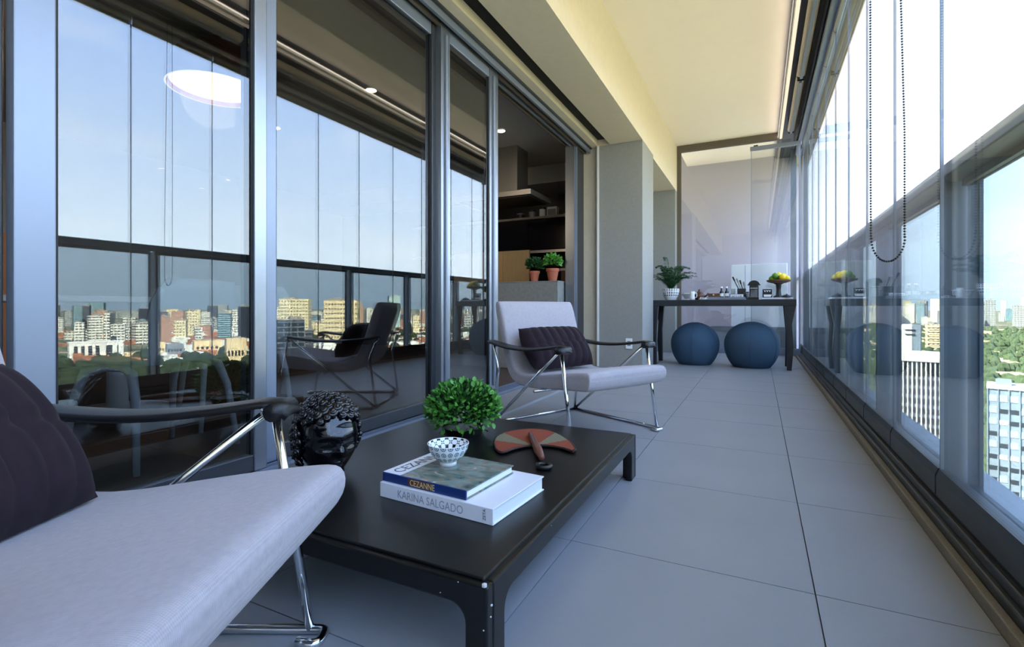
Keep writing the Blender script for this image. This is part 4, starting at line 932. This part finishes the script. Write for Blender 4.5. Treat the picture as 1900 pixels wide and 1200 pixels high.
# long white hall with tall dark windows
b = thing('white_hall', 'long low white hall with six tall dark window bays', 'building', (957, 420, G0), math.radians(23.7-6))
B(0, 30, -34, 34, 0, 29).build('body', 'concrete_white', b); B(-.6, 30.5, -34.5, 34.5, 28, 30).build('parapet', 'concrete_white', b)
for a0, a1 in ((.10,.125),(.215,.335),(.455,.53),(.59,.665),(.725,.79),(.85,.92)):
    wn = B(-.5, .6, 34-68*a1, 34-68*a0, 7.5, 23.5).build('window_bay', 'dark_window', b)
    for z_ in (11, 15.5, 20): B(-.9, -.4, 34-68*a1, 34-68*a0, z_, z_+1).build('spandrel', 'grey_panel', wn)
for a0 in (.45, .58, .71, .84): B(-.4, .3, 34-68*(a0+.09), 34-68*a0, 2, 4).build('low_window', 'dark_window', b)
for x, y, w, zt, yaw, d_, mt, lb in ((890,454,46,-73,27,30,'sand_wall','low sand-coloured annexe beside the long white hall'),(924,495,18,-60,28.2,16,'sand_wall','square sand-coloured block behind the low annexe'),(899,508,25,-63,29.4,20,'grey_panel','dark grey shed beside the sand-coloured block'),(867,545,42,-58,32.1,26,'sand_wall','wide sand-coloured warehouse with a flat roof'),(637,440,24,-42,34.5,22,'sand_wall','tall blank sand-coloured wall building beside the warehouse'),(518,474,43,-60,42.5,30,'concrete_white','broad white roofed mall below the cream towers'),(617,590,41,-56,43.7,26,'concrete_white','white office slab at the foot of the cream tower'),(480,500,14,-55,46,12,'sand_wall','small sand-coloured house block beside the white mall'),(640,800,60,-70,51,40,'concrete_white','low white roofed sheds beyond the cream tower')):
    t = thing('low_building', lb, 'building', (x, y, G0), math.radians(yaw-7)); H_ = zt-G0
    B(0, d_, -w/2, w/2, 0, H_).build('body', mt, t); B(d_*.2, d_*.6, -w*.2, w*.25, H_, H_+2.5).build('roof_room', 'roof_grey', t)
    for k in range(5): B(-.4, .3, -w*.42+k*w*.17, -w*.42+k*w*.17+w*.09, H_*.45, H_*.62).build('window', 'dark_window', t)
# finned tower
b = thing('finned_tower', 'white tower with tall vertical fins close to the balcony', 'building', (55, 240, G0), math.radians(77)); H_ = 68
B(0, 14, -7.5, 7.5, 0, H_-3).build('body', 'dark_window', b); B(-1.6, 14, -8.5, 8.5, H_-3, H_).build('roof_slab', 'concrete_white', b)
for k in range(12): B(-1.1, .2, -7.5+k*1.36-.22, -7.5+k*1.36+.22, 0, H_-3).build('fin', 'concrete_white', b)
for k in range(16): B(-.35, .1, -7.5, 7.5, 4+k*3.6, 5.3+k*3.6).build('spandrel', 'grey_panel', b)
b = thing('round_core', 'white windowless stair tower with a grey side behind the finned tower', 'building', (176, 822, G0), math.radians(74))
B(0, 16, -5, 12, 0, 63).build('body', 'concrete_white', b); B(.5, 15, -14, -5, 0, 62.5).build('grey_wing', 'grid_grey', b)
for z_ in (49, 55): B(-.8, .2, -8, 2, z_, z_+1.6).build('balcony_band', 'dark_window', b)
b = building(294, 1182, 27, -31.6, 76, 'cream', 'cream apartment block with stacked balconies beside the stair tower', turn=0, depth=18)
for k in range(11): B(-1.2, 0, -6, 8, 6+k*4.2, 7.6+k*4.2).build('balcony', 'sand_wall', b)
# gridded glass tower
b = thing('gridded_tower', 'pale grey gridded glass tower right below the guard railing', 'building', (60, 172, G0), math.radians(72.3)); H_ = 64.3
B(0, 9, -6, 6, 0, H_).build('body', 'grid_grey', b); B(-.4, 9.3, -6.2, 6.2, H_, H_+.8).build('roof_edge', 'concrete_white', b); B(2, 6, 1.5, 4.5, H_+.8, H_+2.2).build('roof_room', 'grid_grey', b)
pm1 = B(-.12, .1, -.78, .78, 0, 1.7).mesh('window_pane', 'pane_blue'); pm2 = B(-.12, .1, -.78, .78, 0, 1.1).mesh('window_pane', 'concrete_white'); pm3 = B(-.12, .1, -.78, .78, 0, 1.1).mesh('window_pane', 'dark_window')
for c_ in range(6):
    for r_ in range(20):
        me = pm1 if r_ == 19 else rb_.choice((pm1, pm2, pm3, pm3, pm1)); share('window_pane', me, b, (0, -5+c_*2.0, 4+r_*3.0))
for c_ in range(7): B(-.35, .05, -6.1+c_*2.0, -5.85+c_*2.0, 0, H_).build('mullion', 'grid_grey', b)
b = thing('white_slab_tower', 'white stepped tower edge beside the gridded glass tower', 'building', (112, 258, G0), math.radians(68)); B(0, 10, -8, 6.2, 0, 62).build('body', 'concrete_white', b); B(2, 8, -8, 3, 62, 78).build('upper_step', 'concrete_white', b)
for k in range(12): B(-.2, .1, 2.6, 4.6, 4+k*4.6, 6.2+k*4.6).build('window', 'wood_pale', b)
# rows of far blocks
kinds = ('white','cream','slate','grey','rose','teal')
words = {'white':'white apartment block','cream':'cream apartment block','slate':'dark slate block','grey':'grey block','rose':'rose brick block','teal':'teal glass block'}
rf_ = random.Random(17)
PLACED = [(n_[0], n_[1], n_[2]) for n_ in NAMED]
def free(x, y, w):
    for a_, b_, c_ in PLACED:
        if math.hypot(x-a_, y-b_) < (w+c_)*.8: return False
    PLACED.append((x, y, w)); return True
def far(az, D, w, zt, mt, where, grp):
    x, y = D*math.cos(az), D*math.sin(az)
    if not free(x, y, w): return
    hw = 'tall' if zt > -6 else ('mid-height' if zt > -40 else 'low'); ww = 'slim' if w < 24 else ('broad' if w > 38 else 'square')
    building(x, y, w, zt, math.degrees(az), mt, 'far %s %s %s on the %s' % (hw, ww, words[mt], where), '%s %s %s blocks %s' % (hw, ww, mt, grp))
for k in range(150):
    az = math.radians(rf_.uniform(16, 62)); D = rf_.uniform(1500, 3600); mt = rf_.choice(('white','white','cream','slate','grey','rose','teal','white'))
    far(az, D, rf_.uniform(18, 40)*D/2200, .68+(rf_.uniform(-34, 2)-(6 if D < 2200 else 0))/920*D*.95, mt, 'crowded horizon', 'of the crowded horizon')
for k in range(130):
    az = math.radians(rf_.uniform(63, 85)); D = rf_.uniform(3000, 5200); mt = rf_.choice(('white','white','cream','grey','white','teal'))
    far(az, D, rf_.uniform(18, 44), .68+rf_.uniform(-16, 12)/920*D, mt, 'horizon beyond the park', 'beyond the park')
def scatter(name, n, az0, az1, d0, d1, mat, label, cat, boxy, seed, r0=5, r1=11):
    r_ = random.Random(seed); m = MB()
    for _ in range(n):
        az = math.radians(r_.uniform(az0, az1)); D = d0*(d1/d0)**r_.random(); x, y = D*math.cos(az), D*math.sin(az)
        if boxy:
            a, c_ = r_.uniform(5, 16), r_.uniform(5, 14); m.box(x-a, x+a, y-c_, y+c_, G0, G0+r_.uniform(4, 14))
        else:
            r = r_.uniform(r0, r1); h_ = r*r_.uniform(.7, 1.2); k_ = len(m.v)
            m.lathe([(.01, h_*2), (r*.7, h_*1.7), (r, h_), (r*.75, h_*.35), (r*.2, 0)], 6, (x, y, G0))
    return tag(m.build(name, mat), label, cat, kind='stuff')
scatter('park_trees', 8000, 62, 86, 150, 2700, 'tree_green', 'wide green park canopy stretching towards the horizon', 'trees', False, 1, 3, 7.5)
scatter('city_trees', 1500, 14, 40, 200, 930, 'tree_dark', 'dark tree canopy around the long white hall', 'trees', False, 2)
scatter('street_trees', 1200, 38, 64, 200, 2200, 'tree_dark', 'scattered street trees between the city blocks', 'trees', False, 3)
scatter('low_houses', 700, 28, 64, 560, 2600, 'concrete_white', 'low white houses packed between the towers', 'houses', True, 4)
scatter('tiled_houses', 400, 14, 64, 520, 2400, 'brick_roof', 'low brick-roofed houses packed between the towers', 'houses', True, 5)
scatter('park_houses', 110, 64, 84, 500, 2400, 'sand_wall', 'pale house roofs scattered through the park canopy', 'houses', True, 6)
